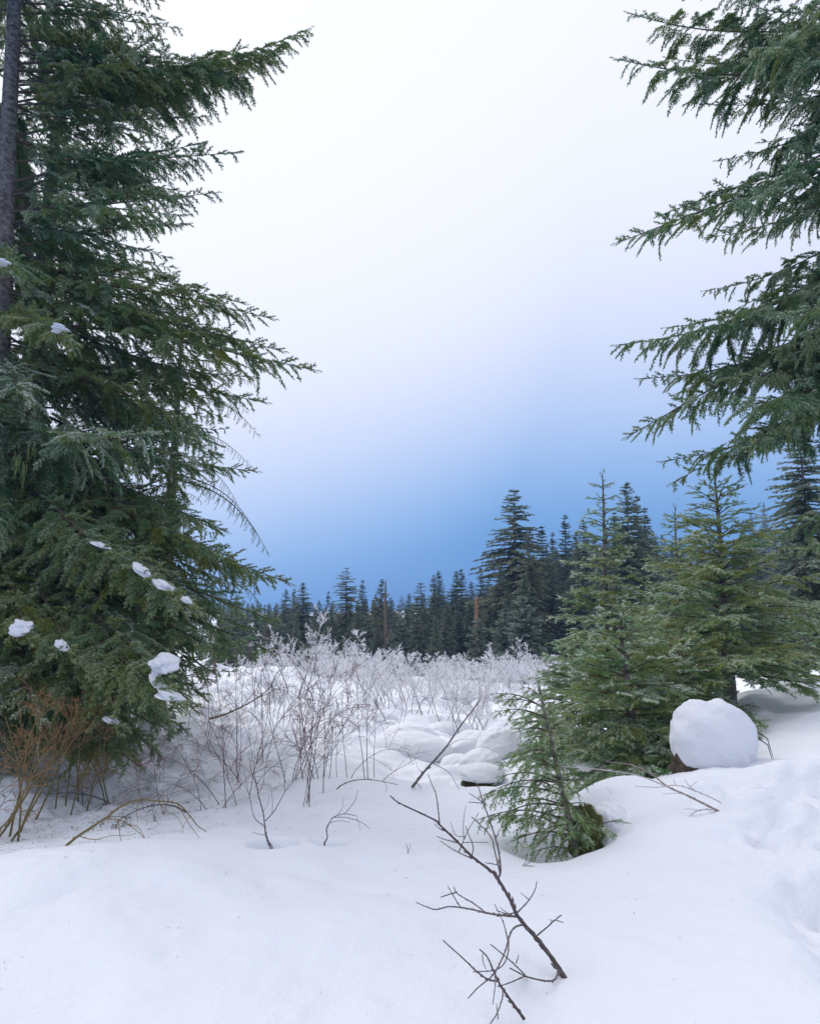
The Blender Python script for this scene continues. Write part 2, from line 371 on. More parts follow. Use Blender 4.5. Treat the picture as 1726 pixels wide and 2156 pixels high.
def bough_mesh(name, seed, L, hump=0.05, pend=0.4, dens=1.0, width=0.27, start=0.12, nl=0.022, nw=0.0042, per_m=270, fluff=0.2, tipcurl=0.0, ter=0.42, fork=0.85, ltmax=0.115):
    rng = np.random.default_rng(seed); mb = MB()
    t = np.linspace(0, 1, 18); ph = rng.uniform(0, 6)
    ax = np.stack([L*t, 0.025*L*np.sin(3.1*t+ph)*t*(1-t)*4*0.5, hump*L*np.sin(math.pi*t)+tipcurl*L*(t**3-t)], -1)
    r0 = 0.005+0.0048*L
    V, F = tube(ax, r0*(1-0.9*t)+0.0015, 5); mb.add(V, F, (0.3, 0, 0), 1)
    B, D, LN, TO, FR = [], [], [], [], []
    def shoot(b, d, l, to, fr): B.append(b); D.append(d); LN.append(l); TO.append(to); FR.append(fr)
    s = 0.02*L; side = 1
    base_tone = rng.uniform(0.2, 0.6)
    while s < 0.985*L:
        f = s/L
        p = np.array([np.interp(f, t, ax[:, k]) for k in range(3)])
        T = unit(np.array([np.interp(min(f+0.03, 1), t, ax[:, k])-np.interp(max(f-0.03, 0), t, ax[:, k]) for k in range(3)]))
        lat = np.array([0, side, 0.0])
        bare = f < start
        prof = min(1.0, 0.55+1.6*max(f-start, 0))*(1-f)**0.62
        ls = max(width*L*prof*rng.uniform(0.55, 1.3), rng.uniform(0.07, 0.14))
        up = rng.random() < fluff
        if bare: ls = rng.uniform(0.15, 0.4)*min(1, L/2)
        if up: ls = min(ls*0.45, 0.30); d = unit(T*0.7+lat*rng.uniform(-0.3, 0.5)+np.array([0, 0, rng.uniform(0.3, 0.8)]))
        else: d = unit(T*0.72+lat*fork*rng.uniform(0.7, 1.15)+np.array([0, 0, rng.uniform(-0.30, 0.22)]))
        m = max(3, int(ls/0.06)); st = ls/m; P = [p]; pe = pend*rng.uniform(0.3, 1.7)*(0.25 if up else 1)
        tn = np.clip(base_tone+rng.normal(0, 0.22), 0, 1); fz = rng.random()**1.6
        for k in range(m):
            d = unit(d+np.array([0, 0, -1.5*pe/m])+rng.normal(0, 0.08, 3)); P.append(P[-1]+d*st)
        P = np.array(P)
        tt = np.linspace(0, 1, len(P))
        V, F = tube(P, (0.0022+0.004*ls)*(1-0.75*tt), 3, False); mb.add(V, F, (0.5, 0, 0), 1)
        if not bare:
            for k in range(len(P)-1):
                if k/len(P) < 0.15 and ls > 0.5: continue
                shoot(P[k], unit(P[k+1]-P[k]), st*1.1, tn, np.clip(fz*(0.3+0.8*f)*(0.5+0.5*k/m)+0.25*up, 0, 1))
            shoot(P[-1], unit(P[-1]-P[-2]), 0.05, tn, np.clip(fz+0.2, 0, 1))
            q = 0.10*ls+0.02; sd = 1
            while q < ls:
                g_ = q/ls; k = min(int(g_*m), m-1)
                b = P[k]+(P[k+1]-P[k])*(g_*m-k); Ts = unit(P[k+1]-P[k])
                l2 = unit(np.cross(Ts, np.array([0.01, 0.02, 1.0])))*sd
                dd = unit(Ts*0.72+l2*rng.uniform(0.5, 0.95)+np.array([0, 0, -0.30*pe+rng.uniform(-0.22, 0.22)]))
                lt = np.clip((1-g_)*ls*ter, 0.05, ltmax)*rng.uniform(0.65, 1.2)
                fr = np.clip(fz*(0.35+0.7*max(f, g_))+rng.normal(0, 0.15)+0.2*up, 0, 1)
                shoot(b, dd, lt, np.clip(tn+rng.normal(0, 0.1), 0, 1), fr)
                if lt > 0.11:
                    for h in (0.4, 0.68):
                        for s3 in (-1, 1):
                            l3 = unit(np.cross(dd, np.array([0.01, 0.02, 1.0])))*s3
                            shoot(b+dd*lt*h, unit(dd*0.8+l3*0.7+np.array([0, 0, -0.2*pe])), lt*0.42, tn, fr)
                q += rng.uniform(0.028, 0.044)/dens; sd = -sd
        s += rng.uniform(0.055, 0.095)/dens*(1.0 if not bare else 1.6); side = -side
    shoot(ax[-2], unit(ax[-1]-ax[-2]), L/17*1.05, base_tone, 0.5); shoot(ax[-1], unit(ax[-1]-ax[-2]), 0.06, base_tone, 0.7)
    needles(mb, rng, np.array(B), np.array(D), np.array(LN), np.array(TO), np.array(FR), nl, nw, per_m)
    return mb.build(name, [NEEDLE, TWIGWOOD])

PRO = {}   # kind -> [(length, mesh)]
for kind, kw in {
    'spruce': dict(hump=0.05, pend=0.45, width=0.25, start=0.12, fluff=0.40, tipcurl=0.05, nl=0.032, nw=0.0088, per_m=470, dens=1.28),
    'straight': dict(hump=-0.03, pend=0.75, width=0.29, start=0.10, fluff=0.22, tipcurl=0.10, nl=0.031, nw=0.0088, per_m=470, dens=1.28, ltmax=0.15),
    'hemlock': dict(hump=0.13, pend=1.7, width=0.17, start=0.2, fluff=0.05, dens=0.95, nl=0.018, nw=0.0075, per_m=330),
}.items():
    PRO[kind] = [(L, bough_mesh('bough', 100+int(L*10)+v*31+len(kind), L, **kw)) for L in (1.2, 2.0, 3.1, 4.6) for v in range(2)]
PRO['fir'] = [(L, bough_mesh('bough', 300+int(L*10)+v*31, L, hump=0.03, pend=0.15, width=0.52, start=0.05, fluff=0.08, nl=0.030, nw=0.0075, per_m=380, ter=0.55, dens=1.0, fork=0.95, ltmax=0.24)) for L in (0.35, 0.7, 1.15, 1.7) for v in range(3)]
PRO['droopfir'] = [(L, bough_mesh('bough', 500+int(L*10)+v*31, L, hump=0.10, pend=0.6, width=0.50, start=0.12, fluff=0.06, nl=0.028, nw=0.0065, per_m=380, ter=0.55, dens=1.0, ltmax=0.2)) for L in (0.45, 0.8, 1.2) for v in range(2)]

def bough(parent, base, tip, kind, rng, tone=0.5, frost=0.5, val=1.0, roll=0.25, stretch=1.0):
    base = np.asarray(base, float); tip = np.asarray(tip, float); d = tip-base; L = np.linalg.norm(d)
    c = sorted(PRO[kind], key=lambda q: abs(math.log(q[0]/L))); l0 = c[0][0]; c = [q for q in c if q[0] == l0]
    me = c[int(rng.integers(len(c)))][1]
    x = d/L; y = np.cross([0, 0, 1.0], x)
    y = unit(y) if np.linalg.norm(y) > 0.05 else unit(np.cross([0.3, 1.0, 0], x))
    z = np.cross(x, y); a = rng.normal(0, roll); y, z = y*math.cos(a)+z*math.sin(a), z*math.cos(a)-y*math.sin(a)
    s = L/l0; fl = 1 if rng.random() < 0.5 else -1
    M = Matrix(((x[0]*s, fl*y[0]*s*stretch, z[0]*s, base[0]), (x[1]*s, fl*y[1]*s*stretch, z[1]*s, base[1]), (x[2]*s, fl*y[2]*s*stretch, z[2]*s, base[2]), (0, 0, 0, 1)))
    o = obj('bough', me, parent, Matrix.Translation(-Vector(parent.location)) @ M)
    o.color = (tone, frost, val, 1)
    return o

def trunk_mesh(P, R, sides=18, seed=0, rough=0.06, material=None):
    P = np.asarray(P, float); n = 60; t = np.linspace(0, 1, n); k = np.linspace(0, 1, len(P))
    Q = np.stack([np.interp(t, k, P[:, j]) for j in range(3)], -1); rr = np.interp(t, k, R)
    V, F = tube(Q, rr, sides)
    th = np.tile(np.arange(sides)*2*math.pi/sides, n); zz = np.repeat(t, sides)*len(P)*3
    dis = 1+rough*fbm(np.cos(th)*2.2+zz*0.9, np.sin(th)*2.2+zz*0.7, seed, 3)
    C0 = np.repeat(Q, sides, 0); V[:n*sides] = C0+(V[:n*sides]-C0)*dis[:, None]
    return mesh('trunk', V, F, [material or BARK], smooth=True)

def dirv(az, el): return np.array([math.cos(el)*math.sin(az), math.cos(el)*math.cos(az), math.sin(el)])

# ---- tall firs at the left edge
LIM = np.array([(-300, 300), (0, 345), (60, 390), (150, 370), (250, 345), (300, 360), (340, 410), (420, 410), (500, 385), (570, 390), (640, 440), (690, 510), (770, 590), (850, 530),
                (920, 480), (1000, 480), (1060, 440), (1150, 500), (1230, 575), (1300, 570), (1370, 560), (1420, 500), (1480, 440), (1560, 410), (1620, 330), (1700, 150)], float)
def limit(py): return np.interp(py, LIM[:, 0], LIM[:, 1])
def fill_boughs(tree, axis_at, z0, z1, dz, Lf, elf, kinds, rng, zg, clip=True, tone=0.45, frost=0.5, gap=None, azr=None):
    z = z0; az = rng.uniform(0, 6.28)
    while z < z1:
        az += 2.39996+rng.normal(0, 0.35)
        a_ = az if azr is None else rng.uniform(*azr)
        b = axis_at(z); f = (z-z0)/(z1-z0)
        L = Lf(f)*rng.uniform(0.72, 1.12); el = elf(f)+rng.normal(0, 0.10)
        for _ in range(12):
            tip = b+dirv(a_, el)*L
            px, py = proj(tip)
            if tip[1] > 1.5 and ((not clip) or px < limit(py)-8) and tip[2] > gz(tip[0], tip[1])+0.25: break
            L *= 0.88
        z += dz*rng.uniform(0.6, 1.4)
        if L < 0.7: continue
        if gap and gap[0] < z < gap[1] and math.cos(a_-gap[2]) > gap[3]: continue
        px, py = proj(tip)
        if px < -420 and proj(b+dirv(a_, el)*L*0.4)[0] < -150: continue
        k = kinds[int(rng.integers(len(kinds)))]
        bough(tree, b, tip, k, rng, tone+rng.normal(0, 0.16), frost*rng.uniform(0.4, 1.6), rng.uniform(0.85, 1.15))

rng = np.random.default_rng(11)
g1 = 'tall firs at the left edge'
X1, Y1 = -6.19, 10.2; zg1 = gz(X1, Y1)
t1 = thing('fir_tree', (X1, Y1, zg1), 'tallest big green fir with bare grey trunk showing along the left picture edge', 'tree', g1)
def ax1(z): return np.array([X1-0.027*(z-zg1), Y1-0.01*(z-zg1), z])
obj('trunk', trunk_mesh([ax1(zz)-np.array([X1, Y1, zg1]) for zz in (zg1-0.3, zg1+1, zg1+6, zg1+16)], [0.26, 0.20, 0.155, 0.07], 20, 3, 0.09), t1)
# boughs whose tips stand out against the sky
for (px, py, dy, bz, k) in [(655, 58, 0.4, 8.6, 'straight'), (600, 110, 0.6, 8.4, 'straight'), (440, 245, 1.0, 7.4, 'spruce'), (505, 320, 0.2, 6.6, 'spruce'), (430, 300, 0.9, 6.4, 'spruce'), (458, 405, 0.0, 5.9, 'spruce'), (400, 470, 0.8, 5.5, 'spruce'),
                            (580, 672, -0.5, 5.0, 'spruce'), (520, 640, 0.3, 5.2, 'spruce'), (668, 780, -1.0, 4.3, 'spruce'), (600, 740, -0.6, 4.6, 'spruce'), (565, 848, -0.3, 3.6, 'spruce'), (545, 993, 0.4, 2.2, 'spruce'), (420, 190, 0.5, 8.0, 'spruce'), (380, 60, 0.8, 9.6, 'spruce'),
                            (340, 0, 0.3, 10.4, 'spruce'), (520, 96, 1.1, 8.2, 'straight'), (440, 130, -0.3, 8.7, 'spruce'),
                            (615, 1230, -0.8, 1.6, 'spruce'), (575, 1225, -0.2, 1.9, 'spruce'), (590, 1312, -1.2, 1.0, 'spruce'), (580, 1375, -1.5, 0.6, 'spruce'), (540, 1330, -0.6, 0.9, 'spruce'), (500, 1180, -1.4, 1.9, 'spruce'), (480, 1120, -0.4, 2.3, 'spruce'),
                            (400, 1545, -1.9, -0.2, 'spruce'), (330, 1580, -2.2, -0.4, 'spruce'), (440, 1470, -1.6, 0.1, 'spruce'), (250, 1590, -2.4, -0.4, 'spruce'), (460, 1420, -1.2, 0.4, 'spruce'), (420, 1500, -2.3, 0.2, 'spruce'), (170, 1585, -2.2, -0.3, 'spruce'), (500, 1390, -2.0, 0.6, 'spruce'), (360, 1530, -2.8, 0.2, 'spruce'), (300, 1480, -3.0, 0.5, 'spruce')]:
    tip = at(px, py, Y1+dy); bough(t1, ax1(bz), tip, k, rng, 0.45, 0.5, 1.0, 0.15)
fill_boughs(t1, ax1, zg1+0.9, 12.5, 0.092, lambda f: 4.9-1.6*f, lambda f: -0.52+0.62*f, ['spruce', 'spruce', 'straight'], rng, zg1, tone=0.52, frost=1.05, gap=(4.0, 10.5, 2.6, 0.75))
fill_boughs(t1, ax1, zg1+1.3, 11.0, 0.15, lambda f: 4.6-1.4*f, lambda f: -0.55+0.6*f, ['spruce', 'spruce', 'straight'], rng, zg1, tone=0.58, frost=1.35, azr=(1.3, 2.9), gap=(4.0, 10.5, 2.6, 0.75))

X2, Y2 = -7.5, 12.9; zg2 = gz(X2, Y2)
t2 = thing('fir_tree', (X2, Y2, zg2), 'dark trunked fir standing behind the tallest left fir, deep in shade', 'tree', g1)
def ax2(z): return np.array([X2+0.02*(z-zg2), Y2, z])
obj('trunk', trunk_mesh([ax2(zz)-np.array([X2, Y2, zg2]) for zz in (zg2-0.3, zg2+1, zg2+5, zg2+13)], [0.42, 0.34, 0.26, 0.06], 18, 5), t2)
fill_boughs(t2, ax2, zg2+1.0, 9.5, 0.13, lambda f: 4.6-2.4*f, lambda f: -0.50+0.45*f, ['spruce', 'straight'], rng, zg2, tone=0.40, frost=0.35)

X3, Y3 = -4.75, 13.2; zg3 = gz(X3, Y3)
t3 = thing('hemlock_tree', (X3, Y3, zg3), 'slender drooping hemlock whose thin curtain like boughs hang at the right of the left firs', 'tree')
def ax3(z): return np.array([X3+0.02*(z-zg3), Y3, z])
obj('trunk', trunk_mesh([ax3(zz)-np.array([X3, Y3, zg3]) for zz in (zg3-0.3, zg3+1, zg3+4, zg3+8)], [0.17, 0.14, 0.10, 0.02], 14, 6), t3)
for (px, py, dy, bz, k) in [(545, 918, -0.3, 4.1, 'hemlock'), (530, 985, 0.3, 3.4, 'hemlock'), (567, 1168, -0.4, 2.4, 'hemlock'), (520, 870, 0.2, 4.6, 'hemlock'), (500, 1060, 0.3, 2.9, 'hemlock'), (540, 1120, 0.4, 2.5, 'hemlock'), (555, 1280, 0.0, 0.9, 'hemlock')]:
    bough(t3, ax3(bz), at(px, py, Y3+dy), k, rng, 0.55, 0.1, 0.75, 0.1)
fill_boughs(t3, ax3, zg3+0.6, 6.4, 0.11, lambda f: 2.6-1.5*f, lambda f: -0.35+0.2*f, ['hemlock', 'hemlock', 'straight'], rng, zg3, tone=0.5, frost=0.2)
fill_boughs(t3, ax3, zg3+0.8, 5.4, 0.12, lambda f: 2.4-1.3*f, lambda f: -0.5+0.2*f, ['straight', 'spruce'], rng, zg3, tone=0.45, frost=0.3, azr=(1.9, 4.4))

# ---- tall fir whose boughs reach in from the right
XR, YR = 7.1, 9.6; zgr = gz(XR, YR)
tr_ = thing('fir_tree', (XR, YR, zgr), 'tall fir outside the right edge with long frosted boughs reaching left across the sky', 'tree')
def axr(z): return np.array([XR, YR, z])
obj('trunk', trunk_mesh([axr(zz)-np.array([XR, YR, zgr]) for zz in (zgr-0.3, zgr+1, zgr+6, zgr+15)], [0.36, 0.28, 0.22, 0.07], 16, 8), tr_)
for (px, py, dy, sl_) in [(1318, 25, -0.4, -0.05), (1400, -25, 0.4, -0.02), (1290, 122, -0.6, 0.02), (1400, 120, 0.5, 0.05), (1470, 218, 0.2, 0.10), (1508, 338, -0.2, 0.32), (1600, 300, 0.8, 0.25), (1385, 455, -0.1, 0.24), (1293, 513, -0.7, 0.25), (1480, 500, 0.6, 0.3),
                          (1482, 612, 0.3, 0.36), (1293, 727, -0.6, 0.36), (1400, 690, 0.3, 0.34), (1340, 797, -0.3, 0.30), (1420, 830, 0.6, 0.34), (1315, 922, -0.6, 0.42), (1440, 880, 0.4, 0.40), (1387, 972, -0.2, 0.40), (1412, 1018, 0.2, 0.42), (1520, 980, 0.5, 0.4),
                          (1595, 1118, 0.6, 0.28), (1640, 1150, 1.4, 0.2), (1660, 1090, 1.0, 0.3), (1690, 1160, 0.9, 0.25)]:
    tip = at(px, py, YR+dy)
    hx, hy = proj(np.array([XR, YR, 0.0])); base = at(hx, py-sl_*(hx-px), YR)
    bough(tr_, axr(base[2]), tip, 'straight' if rng.random() < 0.6 else 'spruce', rng, 0.28+rng.normal(0, 0.1), 0.75, 1.0, 0.15)
    if py < 1000:       # side boughs hold the same storey
        for q in (0.32, 0.5, 0.68):
            tip2 = at(px+(hx-px)*q*rng.uniform(0.8, 1.1)+20, py-sl_*(hx-px)*q*0.8+rng.uniform(-10, 45), YR+dy+rng.choice([-1.6, -1.0, 1.4]))
            bough(tr_, axr(base[2]+rng.uniform(-0.2, 0.3)), tip2, 'straight' if rng.random() < 0.5 else 'spruce', rng, 0.25+rng.normal(0, 0.1), 0.8, 1.0, 0.2)

# ---- young firs on the right bank
def young_fir(name, px, Yd, top_py, label, R, nlev, kind='fir', zlow=0.12, frost=0.8, tone=0.5, seed=0, lean=(0, 0), sparse=1.0, el=(0.7, -0.12), trunk_r=0.06, base=None, topx=None, val=1.0, lead=1.0, powr=0.8, bias=None):
    r = np.random.default_rng(seed)
    bx, by = spot(px, 1500, Yd) if base is None else base
    bz = gz(bx, by); topp = at(topx if topx else px, top_py, Yd+lean[1]); H = topp[2]-bz
    frost *= 1.5; val *= 1.2; t = thing(name, (bx, by, bz), label, 'tree', 'young firs on the right bank')
    B0 = np.array([bx, by, bz])
    def ax(f): return B0+(topp-B0)*f+np.array([0.03*math.sin(f*5+seed), 0.03*math.cos(f*4), 0])*H*0.15*f*(1-f)*4
    fs = np.linspace(-0.04, 0.985, 9)
    obj('trunk', trunk_mesh([ax(f)-B0 for f in fs], trunk_r*(1-np.clip(fs, 0, 1))**0.8+0.005, 12, seed, 0.08), t)
    for k in range(nlev):
        f = zlow+(0.93-zlow)*(k/(nlev-1))**0.95
        Lb = R*max(1-f, 0)**powr*1.05+0.09
        nb = max(4, int(round((8.0-2.5*f)*sparse))); a0 = r.uniform(0, 6.28)
        for j in range(nb):
            a = a0+j*6.283/nb+r.normal(0, 0.2)
            e = el[1]+(el[0]-el[1])*f**1.4+r.normal(0, 0.09)
            L = Lb*r.uniform(0.7, 1.15)*(1 if bias is None else (0.72+0.30*math.cos(a-bias))*r.uniform(0.55, 1.45)); b = ax(f+r.uniform(-0.012, 0.012))
            tip = b+dirv(a, e)*L
            if tip[2] < gz(tip[0], tip[1])+0.06: tip[2] = gz(tip[0], tip[1])+0.06+r.random()*0.08
            bough(t, b, tip, kind, r, tone+r.normal(0, 0.15), frost*r.uniform(0.5, 1.4), val*r.uniform(0.85, 1.15), 0.12)
    # leading shoot and the small whorl under it
    if lead:
        s_ = bough(t, ax(0.90), topp+np.array([0, 0, 0.02]), 'fir', r, tone, frost*0.6, val, 0.0, 0.25); s_.name = 'leading_shoot'
    return t
young_fir('young_fir', 1285, 11.2, 992, 'slim young fir with a long bare leading shoot, left of the wide young fir', 1.30, 17, frost=1.15, tone=0.40, seed=21, topx=1267, el=(0.5, -0.25), trunk_r=0.07, powr=0.95)
young_fir('young_fir', 1540, 9.4, 1000, 'wide olive green young fir with dark trunk visible, right of the slim one', 1.45, 16, frost=0.7, tone=0.60, seed=22, topx=1503, el=(0.55, -0.06), trunk_r=0.085, zlow=0.16, powr=0.7, sparse=0.9)
young_fir('young_fir', 1420, 13.5, 1062, 'frosted young fir rising between the slim and the wide young firs', 1.5, 16, frost=1.1, tone=0.3, seed=23, el=(0.5, -0.2), trunk_r=0.07)
young_fir('young_fir', 1335, 8.1, 1275, 'dense low young fir growing before the slim fir at the bank edge', 1.15, 14, frost=1.1, tone=0.45, seed=24, topx=1300, el=(0.5, -0.2), zlow=0.08, powr=0.62, trunk_r=0.06)
young_fir('young_fir', 1425, 8.6, 1330, 'bushy low young fir behind the snow capped stump', 1.0, 12, frost=0.7, tone=0.55, seed=25, el=(0.45, -0.15), zlow=0.10, powr=0.6, trunk_r=0.05)
young_fir('young_fir', 1195, 10.2, 1345, 'frost white low fir left of and below the slim young fir', 0.85, 13, frost=1.1, tone=0.35, seed=26, topx=1215, el=(0.4, -0.25), zlow=0.08, powr=0.6, trunk_r=0.04)
young_fir('young_fir', 1700, 12.5, 1265, 'frosted young fir at the right edge beyond the trodden snow', 1.0, 10, frost=1.0, tone=0.3, seed=27, el=(0.5, -0.2), trunk_r=0.05)
young_fir('young_fir', 1190, 5.45, 1440, 'small crooked fir with drooping boughs leaning left out of a snow hollow', 0.44, 13, kind='droopfir', bias=-1.5, frost=0.55, tone=0.45, seed=28, base=FE, topx=1132, lean=(0, 0.1), el=(0.25, -0.25), zlow=0.10, powr=0.45, trunk_r=0.026, sparse=1.15)

# ------------------------------------------------------------------ distant conifers
def crown_mesh(seed, H=16.0, R=2.4, nwh=34, droop=0.5, start=0.06, ragged=0.25, fine=1.0, powr=0.75):
    rng = np.random.default_rng(seed); mb = MB(); VV, CC = [], []
    for w in range(nwh):
        f = start+(0.985-start)*((w+rng.uniform(-0.3, 0.3))/nwh); f = min(max(f, start), 0.985); z = H*f
        nb = int(rng.integers(6, 10)) if f < 0.8 else 6
        if rng.random() < ragged*0.4: nb = max(2, nb-4)
        for j in range(nb):
            a = rng.uniform(0, 6.283); L = R*((1-f)**powr)*rng.uniform(0.60, 1.15+ragged*0.4)+0.05
            e = -0.15-droop*0.5*(1-f)+0.85*f*f*f+rng.normal(0, 0.13)
            d = dirv(a, e); n = max(4, int(L*9*fine)); t = (np.arange(n)+0.6)/n
            P = np.outer(t*L, d); P[:, 2] += z-droop*0.35*L*t**2+0.10*L*t**3
            k = max(3, int(7*fine)); idx = np.repeat(np.arange(n), k); m = len(idx)
            lat = np.array([-d[1], d[0], 0])/max(math.hypot(d[0], d[1]), 0.1)
            sd = rng.choice([-1, 1], m)*rng.uniform(0.15, 1.0, m)
            fl = (0.10+0.08*(1-f)+0.30*L*0.45*(1-t[idx]*0.75))*rng.uniform(0.6, 1.2, m)
            fd = unit(d[None]*0.7+lat[None]*sd[:, None]+np.array([0, 0, -1.0])*(droop*rng.uniform(0.2, 1.1, m))[:, None])
            B = P[idx]+rng.normal(0, 0.03, (m, 3))
            wv = unit(np.cross(fd, rng.normal(size=(m, 3))))*(0.036+0.052*rng.random(m))[:, None]*(0.45+0.65*(1-f))
            V = np.stack([B-wv, B+wv, B+fd*fl[:, None]], 1); VV.append(V.reshape(-1, 3))
            C = np.empty((m, 3, 3)); C[..., 0] = (rng.uniform(0.15, 0.5)+rng.normal(0, 0.1, m))[:, None]
            fr = np.clip(rng.random(m)**2*(0.25+0.6*t[idx]), 0, 1); C[..., 1] = np.stack([fr*0.5, fr*0.5, fr], 1); C[..., 2] = rng.random(m)[:, None]
            CC.append(C.reshape(-1, 3))
    V = np.vstack(VV); mb.add(V, np.arange(len(V)).reshape(-1, 3), np.vstack(CC), 0)
    return mb.build('crown', [FARNEEDLE])
CROWN = {'spire': [crown_mesh(601+k, R=1.9, droop=0.45, powr=0.85, nwh=56) for k in range(3)],
         'full': [crown_mesh(611+k, R=3.0, droop=0.55, nwh=64, powr=0.8) for k in range(3)],
         'hemlock': [crown_mesh(621+k, R=2.9, droop=0.95, nwh=60, ragged=0.40, powr=0.85) for k in range(2)],
         'ragged': [crown_mesh(631+k, R=1.7, droop=0.8, nwh=46, ragged=0.9, powr=0.62, start=0.15) for k in range(2)],
         'bush': [crown_mesh(641+k, H=8.0, R=2.4, nwh=30, droop=0.15, start=0.02, fine=1.5, powr=0.6) for k in range(2)]}
TRUNKS = [trunk_mesh([(0, 0, -0.5), (0.05, 0, 4), (-0.04, 0.05, 9), (0, 0, 15.9)], [0.26, 0.2, 0.14, 0.02], 8, 40+k) for k in range(2)]
def far_tree(px, top_py, Y, kind, label, group=None, name='conifer_tree', tone=0.5, frost=0.5, val=1.0, wide=1.0, seed=0):
    r = np.random.default_rng(seed+int(px*7+Y*13)%100000)
    x, y = spot(px, 1300, Y); z = gz(x, y); H = at(px, top_py, Y)[2]-z
    t = thing(name, (x, y, z), label, 'tree', group)
    H0 = 8.0 if kind == 'bush' else 16.0
    s = H/H0; sw = s*wide if kind == 'bush' else 1.6*wide*(0.45*s+0.55*min(s, 1.1)); a = r.uniform(0, 6.28)
    M = Matrix.Rotation(a, 4, 'Z') @ Matrix.Diagonal((sw, sw, s, 1))
    c = obj('crown', CROWN[kind][int(r.integers(len(CROWN[kind])))], t, M); c.color = (tone, frost*(2.0 if kind == 'bush' else 1.3), val, 1)
    s2 = H/16.0
    obj('trunk', TRUNKS[int(r.integers(2))], t, Matrix.Rotation(a, 4, 'Z') @ Matrix.Diagonal((s2*0.9, s2*0.9, s2, 1)))
    return t
FE_ = 'conifers of the forest edge across the creek'
